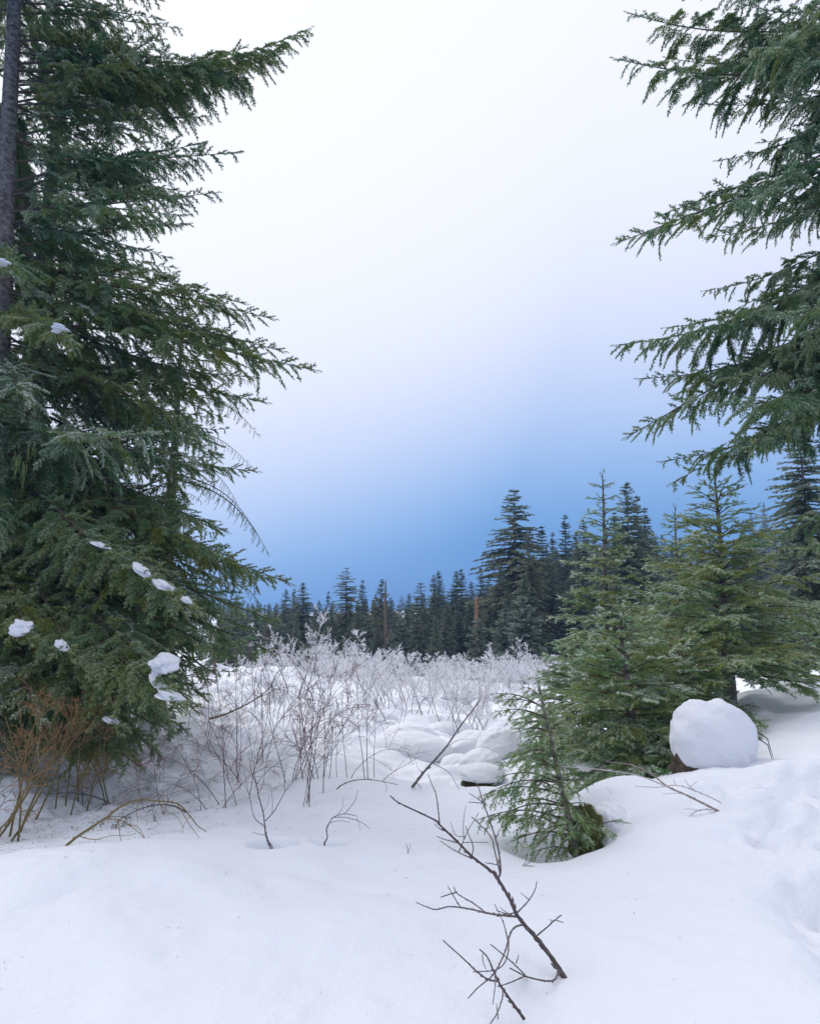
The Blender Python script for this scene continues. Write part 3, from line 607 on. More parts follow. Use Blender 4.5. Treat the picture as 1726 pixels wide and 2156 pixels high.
for (px, py, Y, k, lab, tone, fr, val, wd) in [
    (1086, 1024, 60, 'hemlock', 'tallest drooping hemlock of the forest edge, right of the open sky', 0.62, 0.35, 1.0, 1.35),
    (1117, 1112, 55, 'hemlock', 'brownish hemlock standing before the right flank of the tallest hemlock', 0.75, 0.35, 1.0, 0.9),
    (1053, 1182, 57, 'hemlock', 'brownish drooping hemlock at the left foot of the tallest hemlock', 0.8, 0.3, 1.05, 1.0),
    (1145, 1103, 68, 'spire', 'dark spire just right of the tallest hemlock', 0.4, 0.3, 0.9, 1.1),
    (1167, 1117, 84, 'spire', 'thin bluish spire second right of the tallest hemlock', 0.35, 0.4, 0.9, 0.9),
    (1195, 1079, 78, 'spire', 'sharp dark spire standing high between tallest hemlock and slim young fir', 0.3, 0.3, 0.85, 1.0),
    (1218, 1116, 74, 'full', 'broad dark conifer left of the slim young fir', 0.4, 0.35, 0.9, 0.9),
    (1234, 1088, 62, 'hemlock', 'grey frosted hemlock top just left of the slim young fir leader', 0.55, 0.7, 1.0, 0.8),
    (1013, 1188, 108, 'spire', 'small bluish spire above the broken snag', 0.35, 0.3, 0.9, 1.0),
    (1030, 1205, 118, 'full', 'faint blue conifer left of the tallest hemlock, far back', 0.35, 0.3, 0.9, 0.9),
    (728, 1191, 68, 'ragged', 'ragged hemlock with shaggy thin top, tallest left of centre', 0.68, 0.3, 1.0, 1.25),
    (763, 1218, 76, 'spire', 'dark narrow conifer right of the ragged hemlock', 0.4, 0.35, 0.9, 1.0),
    (803, 1216, 74, 'full', 'dark conifer behind the bare dead stem', 0.4, 0.4, 0.95, 0.8),
    (790, 1246, 62, 'hemlock', 'straw coloured lichen hung hemlock left of the bare dead stem', 0.95, 0.4, 1.15, 0.9),
    (822, 1255, 98, 'spire', 'dark spire right of the bare dead stem', 0.4, 0.4, 0.9, 1.0),
    (636, 1224, 58, 'full', 'full dense fir, leftmost in the open beside the left firs', 0.42, 0.45, 0.95, 1.1),
    (601, 1239, 92, 'full', 'dark blue conifer peeking out beside the left fir bough tips', 0.3, 0.3, 0.85, 0.9),
    (618, 1236, 95, 'spire', 'dark blue spire between the left bough tips and the full dense fir', 0.3, 0.3, 0.85, 1.0),
    (690, 1243, 88, 'spire', 'narrow conifer between the full dense fir and the ragged hemlock', 0.4, 0.4, 0.9, 1.0),
    (886, 1222, 66, 'ragged', 'thin ragged conifer with frosted skirts near centre', 0.5, 0.5, 1.0, 1.35),
    (861, 1247, 88, 'full', 'rounded conifer left of the thin ragged centre conifer', 0.4, 0.5, 0.95, 0.8),
    (913, 1207, 72, 'hemlock', 'frosted grey conifer with slight forked top near centre', 0.5, 0.5, 0.95, 0.8),
    (924, 1199, 90, 'full', 'dark conifer with curled tip behind the forked grey one', 0.38, 0.3, 0.85, 0.8),
    (961, 1199, 70, 'full', 'left one of two tall adjoining conifers left of the broken snag', 0.42, 0.4, 0.95, 0.85),
    (972, 1193, 73, 'spire', 'right one of two tall adjoining conifers left of the broken snag', 0.42, 0.35, 0.9, 1.1),
    (993, 1222, 88, 'full', 'dark broad conifer behind the broken snag', 0.4, 0.4, 0.9, 0.9),
    (1103, 1251, 44, 'bush', 'broad low frosted fir at the foot of the tallest hemlock', 0.35, 0.8, 1.1, 1.05),
    (1061, 1285, 46, 'bush', 'low frosted fir bush left of the broad low one', 0.4, 0.8, 1.1, 1.0),
    (1004, 1300, 47, 'bush', 'low frosted fir bush under the broken snag', 0.45, 0.75, 1.1, 0.95),
    (1330, 1010, 44, 'full', 'dark tall conifer rising right behind the slim young fir', 0.4, 0.35, 0.9, 0.85),
    (1351, 1038, 47, 'spire', 'dark spire leaning against the conifer behind the slim young fir', 0.4, 0.35, 0.9, 1.0),
    (1366, 1063, 50, 'spire', 'lower dark spire left of the frosted young fir', 0.4, 0.4, 0.9, 1.0),
    (1300, 1072, 58, 'spire', 'thin spire just right of the slim young fir leader', 0.4, 0.5, 0.95, 0.9),
    (1711, 894, 27, 'hemlock', 'tall frosted hemlock at the right edge under the overhanging boughs', 0.5, 0.8, 1.05, 1.15),
    (1594, 1071, 330, 'spire', 'left faint blue spire on the misty right slope', 0.3, 0.3, 0.9, 1.1),
    (1623, 1056, 350, 'full', 'right faint blue conifer on the misty right slope', 0.3, 0.3, 0.9, 0.7),
    (1576, 1092, 320, 'full', 'lowest faint blue conifer on the misty right slope', 0.3, 0.3, 0.9, 0.7),
    (1655, 1280, 24, 'bush', 'frosted bushy fir behind the trodden snow at the right', 0.35, 0.9, 1.05, 1.0),
    ]:
    far_tree(px, py, Y, k, lab, FE_, 'hemlock_tree' if k == 'hemlock' else 'conifer_tree', tone, fr, val, wd)
SKY = np.array([(-400, 1240), (540, 1250), (600, 1256), (700, 1252), (760, 1250), (825, 1258), (870, 1246), (920, 1232), (1000, 1238), (1040, 1215), (1100, 1165), (1200, 1135), (1300, 1110), (1400, 1120), (1500, 1140), (1560, 1140), (1726, 1115), (2200, 1080)], float)
rng = np.random.default_rng(77)
for row, (Y, step) in enumerate([(54, 30), (64, 25), (80, 21), (105, 19), (140, 16)]):
    x = 470
    while x < 1760:
        yy = Y*rng.uniform(0.92, 1.10)
        top = np.interp(x, SKY[:, 0], SKY[:, 1])+abs(rng.normal(0, 14))+(42, 20, 10, 4, 0)[row]+rng.uniform(-4, 10)
        if row < 2 and x > 1180: top += 40
        k = ['full', 'spire', 'hemlock', 'spire', 'full', 'ragged'][int(rng.integers(6))]
        if row == 0: k = ['bush', 'full', 'hemlock'][int(rng.integers(3))]
        adj = {'full': 'broad', 'spire': 'narrow', 'hemlock': 'drooping', 'ragged': 'ragged', 'bush': 'low bushy'}[k]
        rn = ('front row', 'second row', 'third row', 'fourth row', 'farthest row')[row]
        sd = ('behind the left firs', 'beside the full dense fir', 'about the ragged hemlock', 'about the bare dead stem', 'near the picture centre', 'about the broken snag', 'behind the tallest hemlock',
              'left of the slim young fir', 'behind the slim young fir', 'behind the wide young fir', 'at the right edge')[int(np.searchsorted([560, 690, 770, 840, 930, 1040, 1140, 1240, 1400, 1600], x))]
        far_tree(x, top, yy, k, f'{adj} conifer in the forest {rn} {sd}', f'{adj} conifers, {rn}, {sd}', 'conifer_tree', rng.uniform(0.3, 0.6), rng.uniform(0.3, 0.7), rng.uniform(0.85, 1.05), rng.uniform(0.85, 1.15), row)
        x += step*rng.uniform(0.6, 1.4)

# broken snag and bare dead stem
x, y = spot(1003, 1300, 52); z = gz(x, y); top = at(1003, 1258, 52)[2]-z
sn = thing('broken_snag', (x, y, z), 'broken orange tree stump tall among conifers, snow on its top', 'dead tree')
obj('trunk', trunk_mesh([(0, 0, -0.4), (0.03, 0, top*0.4), (0.0, 0.05, top*0.8), (0.05, 0, top)], [0.22, 0.18, 0.15, 0.12], 10, 61, 0.12, SNAGWOOD), sn)
x, y = spot(812, 1300, 56); z = gz(x, y); top = at(813, 1222, 56)[2]-z
ds = thing('dead_stem', (x, y, z), 'thin bare brown dead stem standing among conifers left of centre', 'dead tree')
obj('trunk', trunk_mesh([(0, 0, -0.4), (0.05, 0, top*0.4), (-0.05, 0.05, top*0.8), (0, 0, top)], [0.20, 0.15, 0.10, 0.03], 8, 62, 0.1, DEADWOOD), ds)
rng = np.random.default_rng(5)
for k in range(26):
    f = rng.uniform(0.35, 0.97); a = rng.uniform(0, 6.28); b = np.array([0, 0, top*f]); L = rng.uniform(0.25, 0.8)
    V, F = tube([b, b+dirv(a, -0.1)*L*0.6, b+dirv(a, -0.35)*L], [0.03, 0.02, 0.008], 4); obj('stub', mesh('stub', V, F, [DEADWOOD]), ds)

# ------------------------------------------------------------------ leafless shrubs
def grow(out, rng, p, d, L, r, lev, nch, curv=0.12, trop=0.06, bend=0.0, maxlev=3):
    n = 7 if lev == 0 else (5 if lev == 1 else 4)
    P = [np.array(p, float)]; d = unit(d); D = [d]; w = rng.normal(0, 1, 3)*curv
    for k in range(n):
        d = unit(d+w*0.5+rng.normal(0, curv*0.5, 3)+np.array([0, 0, trop-bend*k/n])); P.append(P[-1]+d*L/n); D.append(d)
    P = np.array(P); t = np.linspace(0, 1, len(P))
    out.append((P, r*(1-0.72*t), lev/maxlev))
    if lev < maxlev:
        m = nch[lev]
        for k in range(m):
            f = rng.uniform(0.22, 0.98); i = min(int(f*n), n-1); b = P[i]+(P[i+1]-P[i])*(f*n-i); dd = D[i]
            q = unit(np.cross(dd, rng.normal(size=3))); an = rng.uniform(0.45, 0.95)
            grow(out, rng, b, dd*math.cos(an)+q*math.sin(an), L*rng.uniform(0.26, 0.5)*(1.15-0.6*f), r*0.55*(1-0.5*f), lev+1, nch, curv, trop, bend, maxlev)
def stem_mesh(seed, L, r, nch, mat_, tilt=0.25, curv=0.12, trop=0.06, bend=0.0, rmin=0.002, maxlev=3):
    rng = np.random.default_rng(seed); out = []
    grow(out, rng, (0, 0, -0.05), (math.sin(tilt), 0, math.cos(tilt)), L, r, 0, nch, curv, trop, bend, maxlev)
    mb = MB()
    for P, R, tn in out:
        V, F = tube(P, np.maximum(R, rmin), 5 if tn == 0 else 3, tn == 0); mb.add(V, F, (tn, 0, 0))
    return mb.build('stem', [mat_], True)
ST = {'frost': [stem_mesh(700+k, 2.6, 0.020, (12, 7, 4), TW_FROST, 0.50, 0.19, 0.05, 0.04, 0.0085) for k in range(8)],
      'frostnear': [stem_mesh(720+k, 1.9, 0.014, (10, 6, 3), TW_FROST, 0.35, 0.15, 0.04, 0.02, 0.0055) for k in range(4)],
      'red': [stem_mesh(740+k, 1.7, 0.0062, (8, 4), TW_RED, 0.30, 0.12, 0.03, 0.10, 0.0026, 2) for k in range(7)],
      'grey': [stem_mesh(760+k, 1.6, 0.0072, (8, 4), TW_GREY, 0.22, 0.11, 0.06, 0.0, 0.0028, 2) for k in range(5)],
      'arch': [stem_mesh(780+k, 1.5, 0.006, (7, 4), TW_RED, 0.55, 0.12, -0.02, 0.34, 0.0026, 2) for k in range(3)],
      'olive': [stem_mesh(800+k, 1.6, 0.013, (8, 5, 3), TW_OLIVE, 0.35, 0.15, 0.05, 0.05, 0.0028) for k in range(5)],
      'dead': [stem_mesh(820+k, 1.5, 0.012, (9, 6, 4), TW_DARK, 0.9, 0.16, -0.08, 0.12, 0.0026) for k in range(4)]}
def shrub(name, x, y, n, kind, label, group, rng, s=(0.8, 1.2), spread=0.25, lean=0.0, leanaz=0.0):
    z = gz(x, y); t = thing(name, (x, y, z), label, 'shrub', group)
    for k in range(n):
        kd = kind if isinstance(kind, str) else kind[int(rng.integers(len(kind)))]
        me = ST[kd][int(rng.integers(len(ST[kd])))]; q = rng.uniform(*s); a = rng.uniform(0, 6.28)
        ox, oy = rng.normal(0, spread*0.5, 2)
        M = Matrix.Translation((ox, oy, gz(x+ox, y+oy)-z)) @ Matrix.Rotation(leanaz, 4, 'Z') @ Matrix.Rotation(lean, 4, 'Y') @ Matrix.Rotation(-leanaz, 4, 'Z') @ Matrix.Rotation(a, 4, 'Z') @ Matrix.Diagonal((q, q, q, 1))
        obj('stem', me, t, M)
    return t
rng = np.random.default_rng(91)
rows = [(46, 26, 520, 1230), (38, 30, 520, 1230), (32, 34, 560, 1190), (27, 40, 620, 1170), (22.5, 34, 690, 1130), (18.5, 44, 740, 1100)]
for ri, (Y, stp, x0, x1) in enumerate(rows):
    x = x0
    while x < x1:
        yy = Y*rng.uniform(0.93, 1.07); px = x+rng.uniform(-8, 8)
        s0 = 0.25+0.36*rng.random()**1.7+(0.30 if rng.random() < 0.09 else 0); sr = (s0*0.8, s0*1.25)
        if not (830 < px < 880 and Y > 30) and vnoise(np.array([px*0.021]), np.array([Y*0.3]), 3)[0] > -0.55:
            wx_, wy_ = spot(px, 1450, yy)
            where = 'in the left part of the thicket' if px < 760 else ('in the middle of the thicket' if px < 980 else 'in the right part of the thicket')
            rowt = ['hindmost', 'hindmost', 'middle row', 'middle row', 'front row', 'front row'][ri]
            shrub('rimed_shrub', wx_, wy_, int(rng.integers(5, 8)) if ri < 4 else int(rng.integers(3, 6)), 'frost' if ri < 4 else 'frostnear', f'{rowt} rime white leafless shrub {where}', f'rimed shrubs, {rowt}, {where}', rng,
                  sr if ri < 4 else (0.42, 0.9), 0.8)
        x += stp*rng.uniform(0.6, 1.35)
for (px, py, Y, n, kd, lab, s) in [
    (470, 1700, 7.6, 7, ('red', 'arch'), 'dark red shrub with tangled arching twigs nearest the left firs', (0.6, 0.95)),
    (500, 1640, 9.4, 5, ('red', 'red', 'arch'), 'red stemmed shrub behind the tangled one', (0.7, 1.05)),
    (545, 1600, 10.6, 5, ('red', 'grey'), 'thin red brown shrub in mid slope left of the upright grey one', (0.7, 1.1)),
    (650, 1690, 7.4, 5, ('grey', 'red'), 'upright grey twig shrub left of the creek boulders', (0.6, 0.85)),
    (680, 1660, 8.3, 4, ('grey', 'red', 'arch'), 'sparse shrub with long curved shoots right of the upright grey one', (0.6, 0.95)),
    (590, 1500, 13.5, 5, ('grey', 'red'), 'bare shrub growing from a melt hollow high on the left bank', (0.7, 1.05)),
    (540, 1480, 15.5, 4, ('red', 'grey'), 'brownish bare shrub by the bough tips of the left firs', (0.8, 1.1)),
    (640, 1470, 18.0, 6, ('grey', 'frostnear'), 'half frosted shrub on the left bank crest', (0.9, 1.3)),
    (430, 1560, 11.5, 4, ('red', 'arch'), 'reddish shrub at the edge of the left fir shade', (0.7, 1.1)),
    (725, 1640, 9.0, 4, ('grey', 'red'), 'thin fan of shoots right of the sparse long shooted shrub', (0.6, 0.9)),
    (610, 1650, 8.6, 4, ('red', 'red', 'arch'), 'red twig shrub close left of the upright grey one', (0.6, 0.95)),
    (740, 1650, 8.8, 4, ('arch', 'grey'), 'few arching brown shoots in open snow at centre left', (0.5, 0.8)),
    (830, 1500, 15.5, 4, ('frostnear', 'arch'), 'low frosted shrub just left above the snow pillows', (0.5, 0.8)),
    (1000, 1520, 16.0, 4, ('frostnear', 'grey'), 'low frosted shrub behind the snow pillows', (0.5, 0.9)),
    (330, 1690, 7.6, 4, ('dead', 'arch'), 'sprawling thin dead twigs under the left fir boughs', (0.5, 0.8)),
    (230, 1640, 8.6, 5, ('dead', 'olive'), 'low dead twigs in the shaded hollow left', (0.5, 0.8)),
    ]:
    x, y = spot(px, py, Y); shrub('bare_shrub', x, y, n, kd, lab, 'bare shrubs on the left slope', rng, s, 0.35)
x, y = spot(35, 1600, 6.6)
shrub('rusty_shrub', x, y, 7, 'olive', 'olive and rust coloured leafless shrub at the left edge before the firs', None, rng, (0.65, 1.0), 0.25, 0.35, 0.0)
x, y = spot(150, 1610, 7.6)
shrub('rusty_shrub', x, y, 5, 'olive', 'finer rust tipped shrub close behind the olive one at left', None, rng, (0.6, 0.95), 0.3, 0.15, 0.3)

# ------------------------------------------------------------------ branches traced as they lie
def curve(P, n=6):
    P = np.asarray(P, float)
    if len(P) < 3: return np.stack([np.linspace(P[0, k], P[-1, k], 4) for k in range(P.shape[1])], -1)
    Q = np.vstack([2*P[0]-P[1], P, 2*P[-1]-P[-2]]); out = []
    for i in range(1, len(Q)-2):
        for t in np.linspace(0, 1, n, endpoint=False):
            a, b, c, d = Q[i-1], Q[i], Q[i+1], Q[i+2]
            out.append(0.5*((2*b)+(c-a)*t+(2*a-5*b+4*c-d)*t*t+(3*b-a-3*c+d)*t**3))
    out.append(P[-1]); return np.array(out)
def traced(name, label, cat, conv, Y0, lean, lines, material, seed=0, base_y=None, knots=True, frost_tone=0.0, spread=0.25):
    """lines: (points, start radius, end radius); lean = metres further away per metre risen"""
    r = np.random.default_rng(seed); allp = []
    for pts_, r0, r1 in lines:
        c = curve([conv(*q) for q in pts_]); allp.append(c)
    b0 = allp[0][0]; basep = at(b0[0], b0[1], Y0)
    t = thing(name, basep, label, cat)
    for i, (c, (pts_, r0, r1)) in enumerate(zip(allp, lines)):
        n = len(c); f = np.linspace(0, 1, n); off = 0 if i == 0 else (r.normal(0, spread) if c[-1, 1] < b0[1]-70 or Y0 > 3.3 else -0.55-0.3*r.random())
        P = []
        for k in range(n):
            Yk = Y0
            for _ in range(3): Yk = Y0+lean*(at(c[k, 0], c[k, 1], Yk)[2]-basep[2])
            Yk += off*f[k]*(0.3+0.5*np.linalg.norm(c[-1]-c[0])/300)
            P.append(at(c[k, 0], c[k, 1], Yk)-basep)
        P = np.array(P); mb = MB(); R = r0+(r1-r0)*f**0.8
        if knots: R = R*(1+0.12*np.sin(np.arange(n)*2.3+i))
        V, F = tube(P, R, 7 if i == 0 else 5); mb.add(V, F, (min(1, frost_tone+(0 if i == 0 else 0.6)), 0, 0))
        if knots:       # buds
            for k in range(2, n-1, 2):
                d = unit(P[k+1]-P[k]); q = unit(np.cross(d, r.normal(size=3)))
                V, F = tube([P[k], P[k]+q*R[k]*1.2+d*R[k]*1.5, P[k]+q*R[k]*1.7+d*R[k]*3.2], [R[k]*0.7, R[k]*0.65, R[k]*0.2], 4); mb.add(V, F, (0.5, 0, 0))
        obj('stem' if i == 0 else 'twig', mb.build('stem' if i == 0 else 'twig', [material], True), t)
    return t
D8 = lambda a, b: (718.9+a*0.3332, 1581.6+b*0.3332)
D3 = lambda a, b: (a*0.4165, 1222+b*0.4165)
D4 = lambda a, b: (503.2+a*0.4165, 934.6+b*0.4165)
D7 = lambda a, b: (1007.2+a*0.4165, 1365.9+b*0.4165)
mm = 0.001
traced('bare_branch', 'long forked bare branch leaning left out of the foreground snow', 'branch', D8, 3.06, 0.55, [
 ([(1436, 1480), (1375, 1375), (1290, 1255), (1225, 1175), (1115, 1045), (1060, 930), (990, 810), (955, 765), (830, 670), (740, 580), (620, 465), (590, 435), (400, 345), (345, 315), (305, 280)], 11*mm, 2.6*mm),
 ([(988, 806), (1005, 745), (985, 600), (935, 440), (895, 325), (865, 230), (838, 185)], 5.5*mm, 2*mm),
 ([(1000, 770), (965, 620), (945, 545), (865, 455), (820, 415)], 4*mm, 2*mm), ([(895, 325), (850, 295), (805, 265)], 2.6*mm, 1.6*mm), ([(893, 328), (850, 325), (800, 322)], 2.4*mm, 1.5*mm),
 ([(970, 555), (988, 525), (995, 490)], 2.4*mm, 1.5*mm), ([(985, 718), (940, 710), (905, 705)], 2.4*mm, 1.5*mm),
 ([(1115, 1045), (1000, 1035), (905, 1020), (800, 995), (680, 982), (600, 1000), (540, 985), (470, 955)], 5.5*mm, 2.2*mm),
 ([(910, 1020), (830, 960), (730, 900), (710, 855)], 3.4*mm, 2*mm), ([(730, 890), (680, 905), (625, 922)], 3*mm, 1.8*mm), ([(750, 985), (710, 920), (670, 850)], 2.8*mm, 1.6*mm),
 ([(1112, 1015), (1050, 1028), (975, 1005)], 2.8*mm, 1.6*mm), ([(1112, 1018), (1180, 945), (1220, 880), (1233, 820)], 3.6*mm, 1.8*mm), ([(1185, 940), (1155, 915), (1130, 895)], 2.2*mm, 1.4*mm), ([(1050, 1025), (1020, 1005), (1000, 985)], 2*mm, 1.4*mm),
 ([(1225, 1172), (1300, 1110), (1350, 1065), (1390, 1035)], 3.8*mm, 2*mm), ([(1350, 1067), (1375, 1075), (1400, 1082)], 2.2*mm, 1.6*mm), ([(1340, 1075), (1325, 1070), (1315, 1062)], 2*mm, 1.4*mm),
 ([(1145, 1095), (1090, 1115), (1060, 1170), (1035, 1260), (985, 1370), (940, 1430), (860, 1495), (800, 1560)], 4.6*mm, 2*mm),
 ([(1055, 1190), (1050, 1280), (1020, 1350), (960, 1385), (830, 1395)], 3.4*mm, 1.8*mm), ([(1050, 1195), (1020, 1080), (965, 965)], 3.2*mm, 1.6*mm),
 ([(1370, 1378), (1350, 1440), (1290, 1452), (1170, 1425), (1140, 1395), (1050, 1310), (940, 1220)], 4.8*mm, 2*mm), ([(1155, 1422), (1070, 1460), (985, 1488)], 3.2*mm, 1.8*mm), ([(1170, 1428), (1100, 1390), (1060, 1370)], 3.4*mm, 2*mm), ([(1100, 1340), (1112, 1315), (1118, 1290)], 2.4*mm, 1.6*mm),
 ([(620, 460), (600, 290), (575, 220), (545, 145)], 3.4*mm, 1.6*mm), ([(825, 660), (830, 600), (800, 520), (783, 475)], 2.8*mm, 1.5*mm), ([(825, 680), (720, 630), (620, 565)], 3*mm, 1.6*mm), ([(735, 580), (660, 560), (598, 538)], 3*mm, 1.6*mm), ([(650, 505), (620, 490), (585, 458)], 2.4*mm, 1.5*mm)], TW_DARK, 1)
traced('bare_branch', 'short dark branch crossing below the long forked one at the bottom edge', 'branch', D8, 2.74, 0.30, [
 ([(1155, 1695), (1080, 1590), (1010, 1490), (960, 1390), (920, 1300), (870, 1250)], 6*mm, 2*mm), ([(990, 1455), (920, 1440), (840, 1380), (790, 1330), (640, 1195)], 4*mm, 2.2*mm),
 ([(968, 1405), (970, 1480), (955, 1600)], 2.6*mm, 1.6*mm), ([(1018, 1505), (1015, 1560), (985, 1650), (935, 1730)], 3*mm, 1.8*mm), ([(985, 1650), (988, 1690), (978, 1595)], 2.2*mm, 1.4*mm), ([(890, 1285), (893, 1330), (910, 1375)], 2*mm, 1.4*mm)], TW_DARK, 2)
traced('bare_twig', 'small upright forked twig behind the long foreground branch', 'twig', D8, 5.3, 0.1, [
 ([(710, 705), (760, 590), (800, 500), (865, 390)], 4.5*mm, 2*mm), ([(772, 560), (770, 450), (785, 345)], 3*mm, 1.8*mm), ([(780, 540), (720, 530), (690, 450)], 3*mm, 1.8*mm), ([(765, 578), (850, 576), (925, 578)], 3*mm, 1.8*mm), ([(700, 750), (690, 740), (705, 715)], 3*mm, 2*mm)], TW_DARK, 3)
traced('bare_twig', 'tiny upright twig alone in smooth snow left of centre branch', 'twig', D8, 5.15, 0.0, [([(410, 712), (420, 640), (408, 582)], 2.6*mm, 1.6*mm), ([(418, 640), (430, 610), (432, 580)], 2*mm, 1.4*mm)], TW_DARK, 4)
traced('bare_twig', 'snow bent twig lying flat below the tiny upright twig', 'twig', D8, 4.95, 0.0, [([(245, 790), (275, 748), (320, 740), (368, 736)], 3.5*mm, 2.4*mm), ([(300, 740), (310, 725), (295, 735)], 2*mm, 1.4*mm), ([(318, 742), (308, 755), (302, 764)], 2*mm, 1.4*mm)], TW_DARK, 5)
traced('bare_twig', 'low twigs poking out beside the hollow of the crooked little fir', 'twig', D8, 4.95, 0.0, [([(1165, 757), (1080, 755), (1130, 735), (1160, 700), (1175, 640)], 3*mm, 1.6*mm), ([(1085, 758), (1140, 730), (1190, 700), (1210, 670)], 3*mm, 1.6*mm), ([(1145, 728), (1200, 725), (1255, 738)], 2.6*mm, 1.5*mm), ([(1290, 692), (1340, 665), (1390, 675)], 2.4*mm, 1.4*mm)], TW_DARK, 6)
traced('bare_sapling', 'slender forked sapling standing in a round melt hole, left of centre', 'sapling', D3, 5.5, 0.0, [
 ([(1378, 1395), (1365, 1340), (1345, 1290), (1338, 1235), (1330, 1170), (1305, 1080), (1300, 1040), (1270, 960), (1262, 900)], 8*mm, 2.2*mm), ([(1343, 1215), (1390, 1160), (1440, 1070), (1475, 1025), (1500, 970)], 4.5*mm, 2*mm), ([(1340, 1245), (1300, 1215), (1280, 1180), (1262, 1090), (1250, 1040), (1235, 960)], 4.5*mm, 2*mm),
 ([(1400, 1408), (1385, 1365), (1365, 1325)], 5*mm, 3*mm), ([(1345, 1290), (1310, 1282), (1275, 1272)], 2.4*mm, 1.5*mm), ([(1440, 1070), (1438, 1000), (1450, 930)], 3*mm, 1.6*mm), ([(1375, 1180), (1378, 1120), (1370, 1060)], 3*mm, 1.6*mm), ([(1305, 1080), (1330, 1030), (1340, 960), (1350, 900)], 3.2*mm, 1.6*mm),
 ([(1300, 1040), (1285, 960), (1290, 880)], 2.8*mm, 1.5*mm), ([(1262, 1090), (1240, 1040), (1210, 1000)], 2.4*mm, 1.5*mm), ([(1330, 1170), (1355, 1130), (1360, 1080)], 2.4*mm, 1.4*mm), ([(1475, 1025), (1510, 1000), (1540, 990)], 2.2*mm, 1.4*mm)], TW_GREY, 7)
traced('bare_sapling', 'crooked short sapling bent over in a second melt hole, right of the forked sapling', 'sapling', D3, 5.55, 0.0, [
 ([(1640, 1360), (1640, 1330), (1655, 1300), (1650, 1260), (1665, 1225), (1690, 1195), (1740, 1180), (1800, 1190)], 6*mm, 2.4*mm), ([(1690, 1197), (1760, 1200), (1830, 1225), (1870, 1255)], 3*mm, 1.6*mm), ([(1665, 1225), (1720, 1215), (1770, 1225)], 2.6*mm, 1.5*mm), ([(1740, 1182), (1790, 1120), (1810, 1060)], 2.8*mm, 1.5*mm), ([(1700, 1193), (1730, 1150), (1735, 1100)], 2.4*mm, 1.4*mm), ([(1800, 1190), (1815, 1230), (1822, 1265)], 2*mm, 1.3*mm)], TW_GREY, 8)
traced('arched_branch', 'olive arched branch bowing over the shaded hollow at left', 'branch', D3, 5.6, 0.35, [
 ([(300, 1372), (400, 1290), (530, 1205), (610, 1145), (700, 1110), (800, 1115), (900, 1130), (960, 1190), (1000, 1240), (1045, 1272)], 11*mm, 3*mm), ([(530, 1205), (600, 1210), (660, 1240), (720, 1290), (745, 1330)], 5*mm, 2*mm), ([(600, 1212), (605, 1270), (615, 1330)], 4*mm, 2*mm), ([(400, 1292), (480, 1310), (560, 1290)], 4*mm, 2*mm),
 ([(640, 1230), (700, 1250), (735, 1310), (750, 1390)], 3*mm, 1.8*mm), ([(800, 1116), (840, 1160), (900, 1200), (930, 1250)], 3.5*mm, 1.8*mm), ([(900, 1132), (950, 1220), (985, 1270), (1010, 1300)], 3.5*mm, 1.8*mm), ([(700, 1112), (690, 1160), (700, 1220)], 3*mm, 1.6*mm), ([(850, 1122), (880, 1110), (870, 1090)], 2.6*mm, 1.6*mm), ([(480, 1310), (490, 1350), (470, 1365)], 2.4*mm, 1.5*mm), ([(560, 1290), (640, 1290), (690, 1280)], 2.4*mm, 1.5*mm), ([(960, 1190), (930, 1240), (920, 1280)], 2.2*mm, 1.4*mm)], TW_OLIVE, 9)
traced('arched_branch', 'olive branch rising from the left edge below the rusty shrub', 'branch', D3, 5.9, 0.3, [
 ([(-30, 1300), (0, 1262), (60, 1190), (120, 1080), (160, 1000), (200, 920), (260, 850)], 10*mm, 3*mm), ([(120, 1080), (90, 1040), (0, 1045), (-30, 1040)], 4*mm, 2*mm), ([(140, 1040), (250, 1030), (340, 1000)], 3*mm, 1.6*mm), ([(200, 920), (190, 850), (210, 780)], 3*mm, 1.6*mm), ([(160, 1000), (230, 960), (300, 950)], 3*mm, 1.6*mm)], TW_OLIVE, 10)
traced('bare_twig', 'small forked twig in the snow right of the arched branch foot', 'twig', D3, 5.2, 0.0, [([(752, 1425), (760, 1385), (745, 1340)], 3*mm, 1.8*mm), ([(755, 1400), (780, 1375), (815, 1345)], 2.4*mm, 1.5*mm), ([(750, 1418), (725, 1405), (705, 1397)], 2.2*mm, 1.4*mm), ([(770, 1388), (795, 1380), (812, 1382)], 2*mm, 1.3*mm)], TW_DARK, 11)
traced('leaning_pole', 'bare pole like stem leaning right over the centre snow towards the snow pillows', 'branch', D4, 8.2, 0.9, [
 ([(875, 1735), (950, 1640), (1040, 1540), (1130, 1410), (1200, 1320), (1230, 1270)], 17*mm, 4*mm), ([(980, 1615), (1060, 1660), (1100, 1726), (1125, 1770)], 5*mm, 2*mm), ([(1040, 1540), (1100, 1500), (1160, 1490)], 4*mm, 2*mm), ([(1090, 1470), (1080, 1400), (1100, 1330)], 4*mm, 2*mm), ([(930, 1668), (905, 1640), (890, 1600)], 3*mm, 2*mm), ([(895, 1712), (920, 1740), (935, 1790)], 4*mm, 2*mm)], TW_GREY, 12)
traced('arched_branch', 'thin brown stem arching low over the snow at centre', 'branch', D8, 7.6, 0.0, [([(-30, 240), (0, 215), (60, 190), (150, 178), (250, 190), (355, 212)], 6.5*mm, 3*mm), ([(260, 192), (300, 150), (400, 90), (500, 30)], 4*mm, 2*mm), ([(270, 192), (285, 230), (280, 260)], 3*mm, 2*mm), ([(330, 130), (370, 90), (400, 50)], 3*mm, 1.6*mm)], TW_RED, 13)
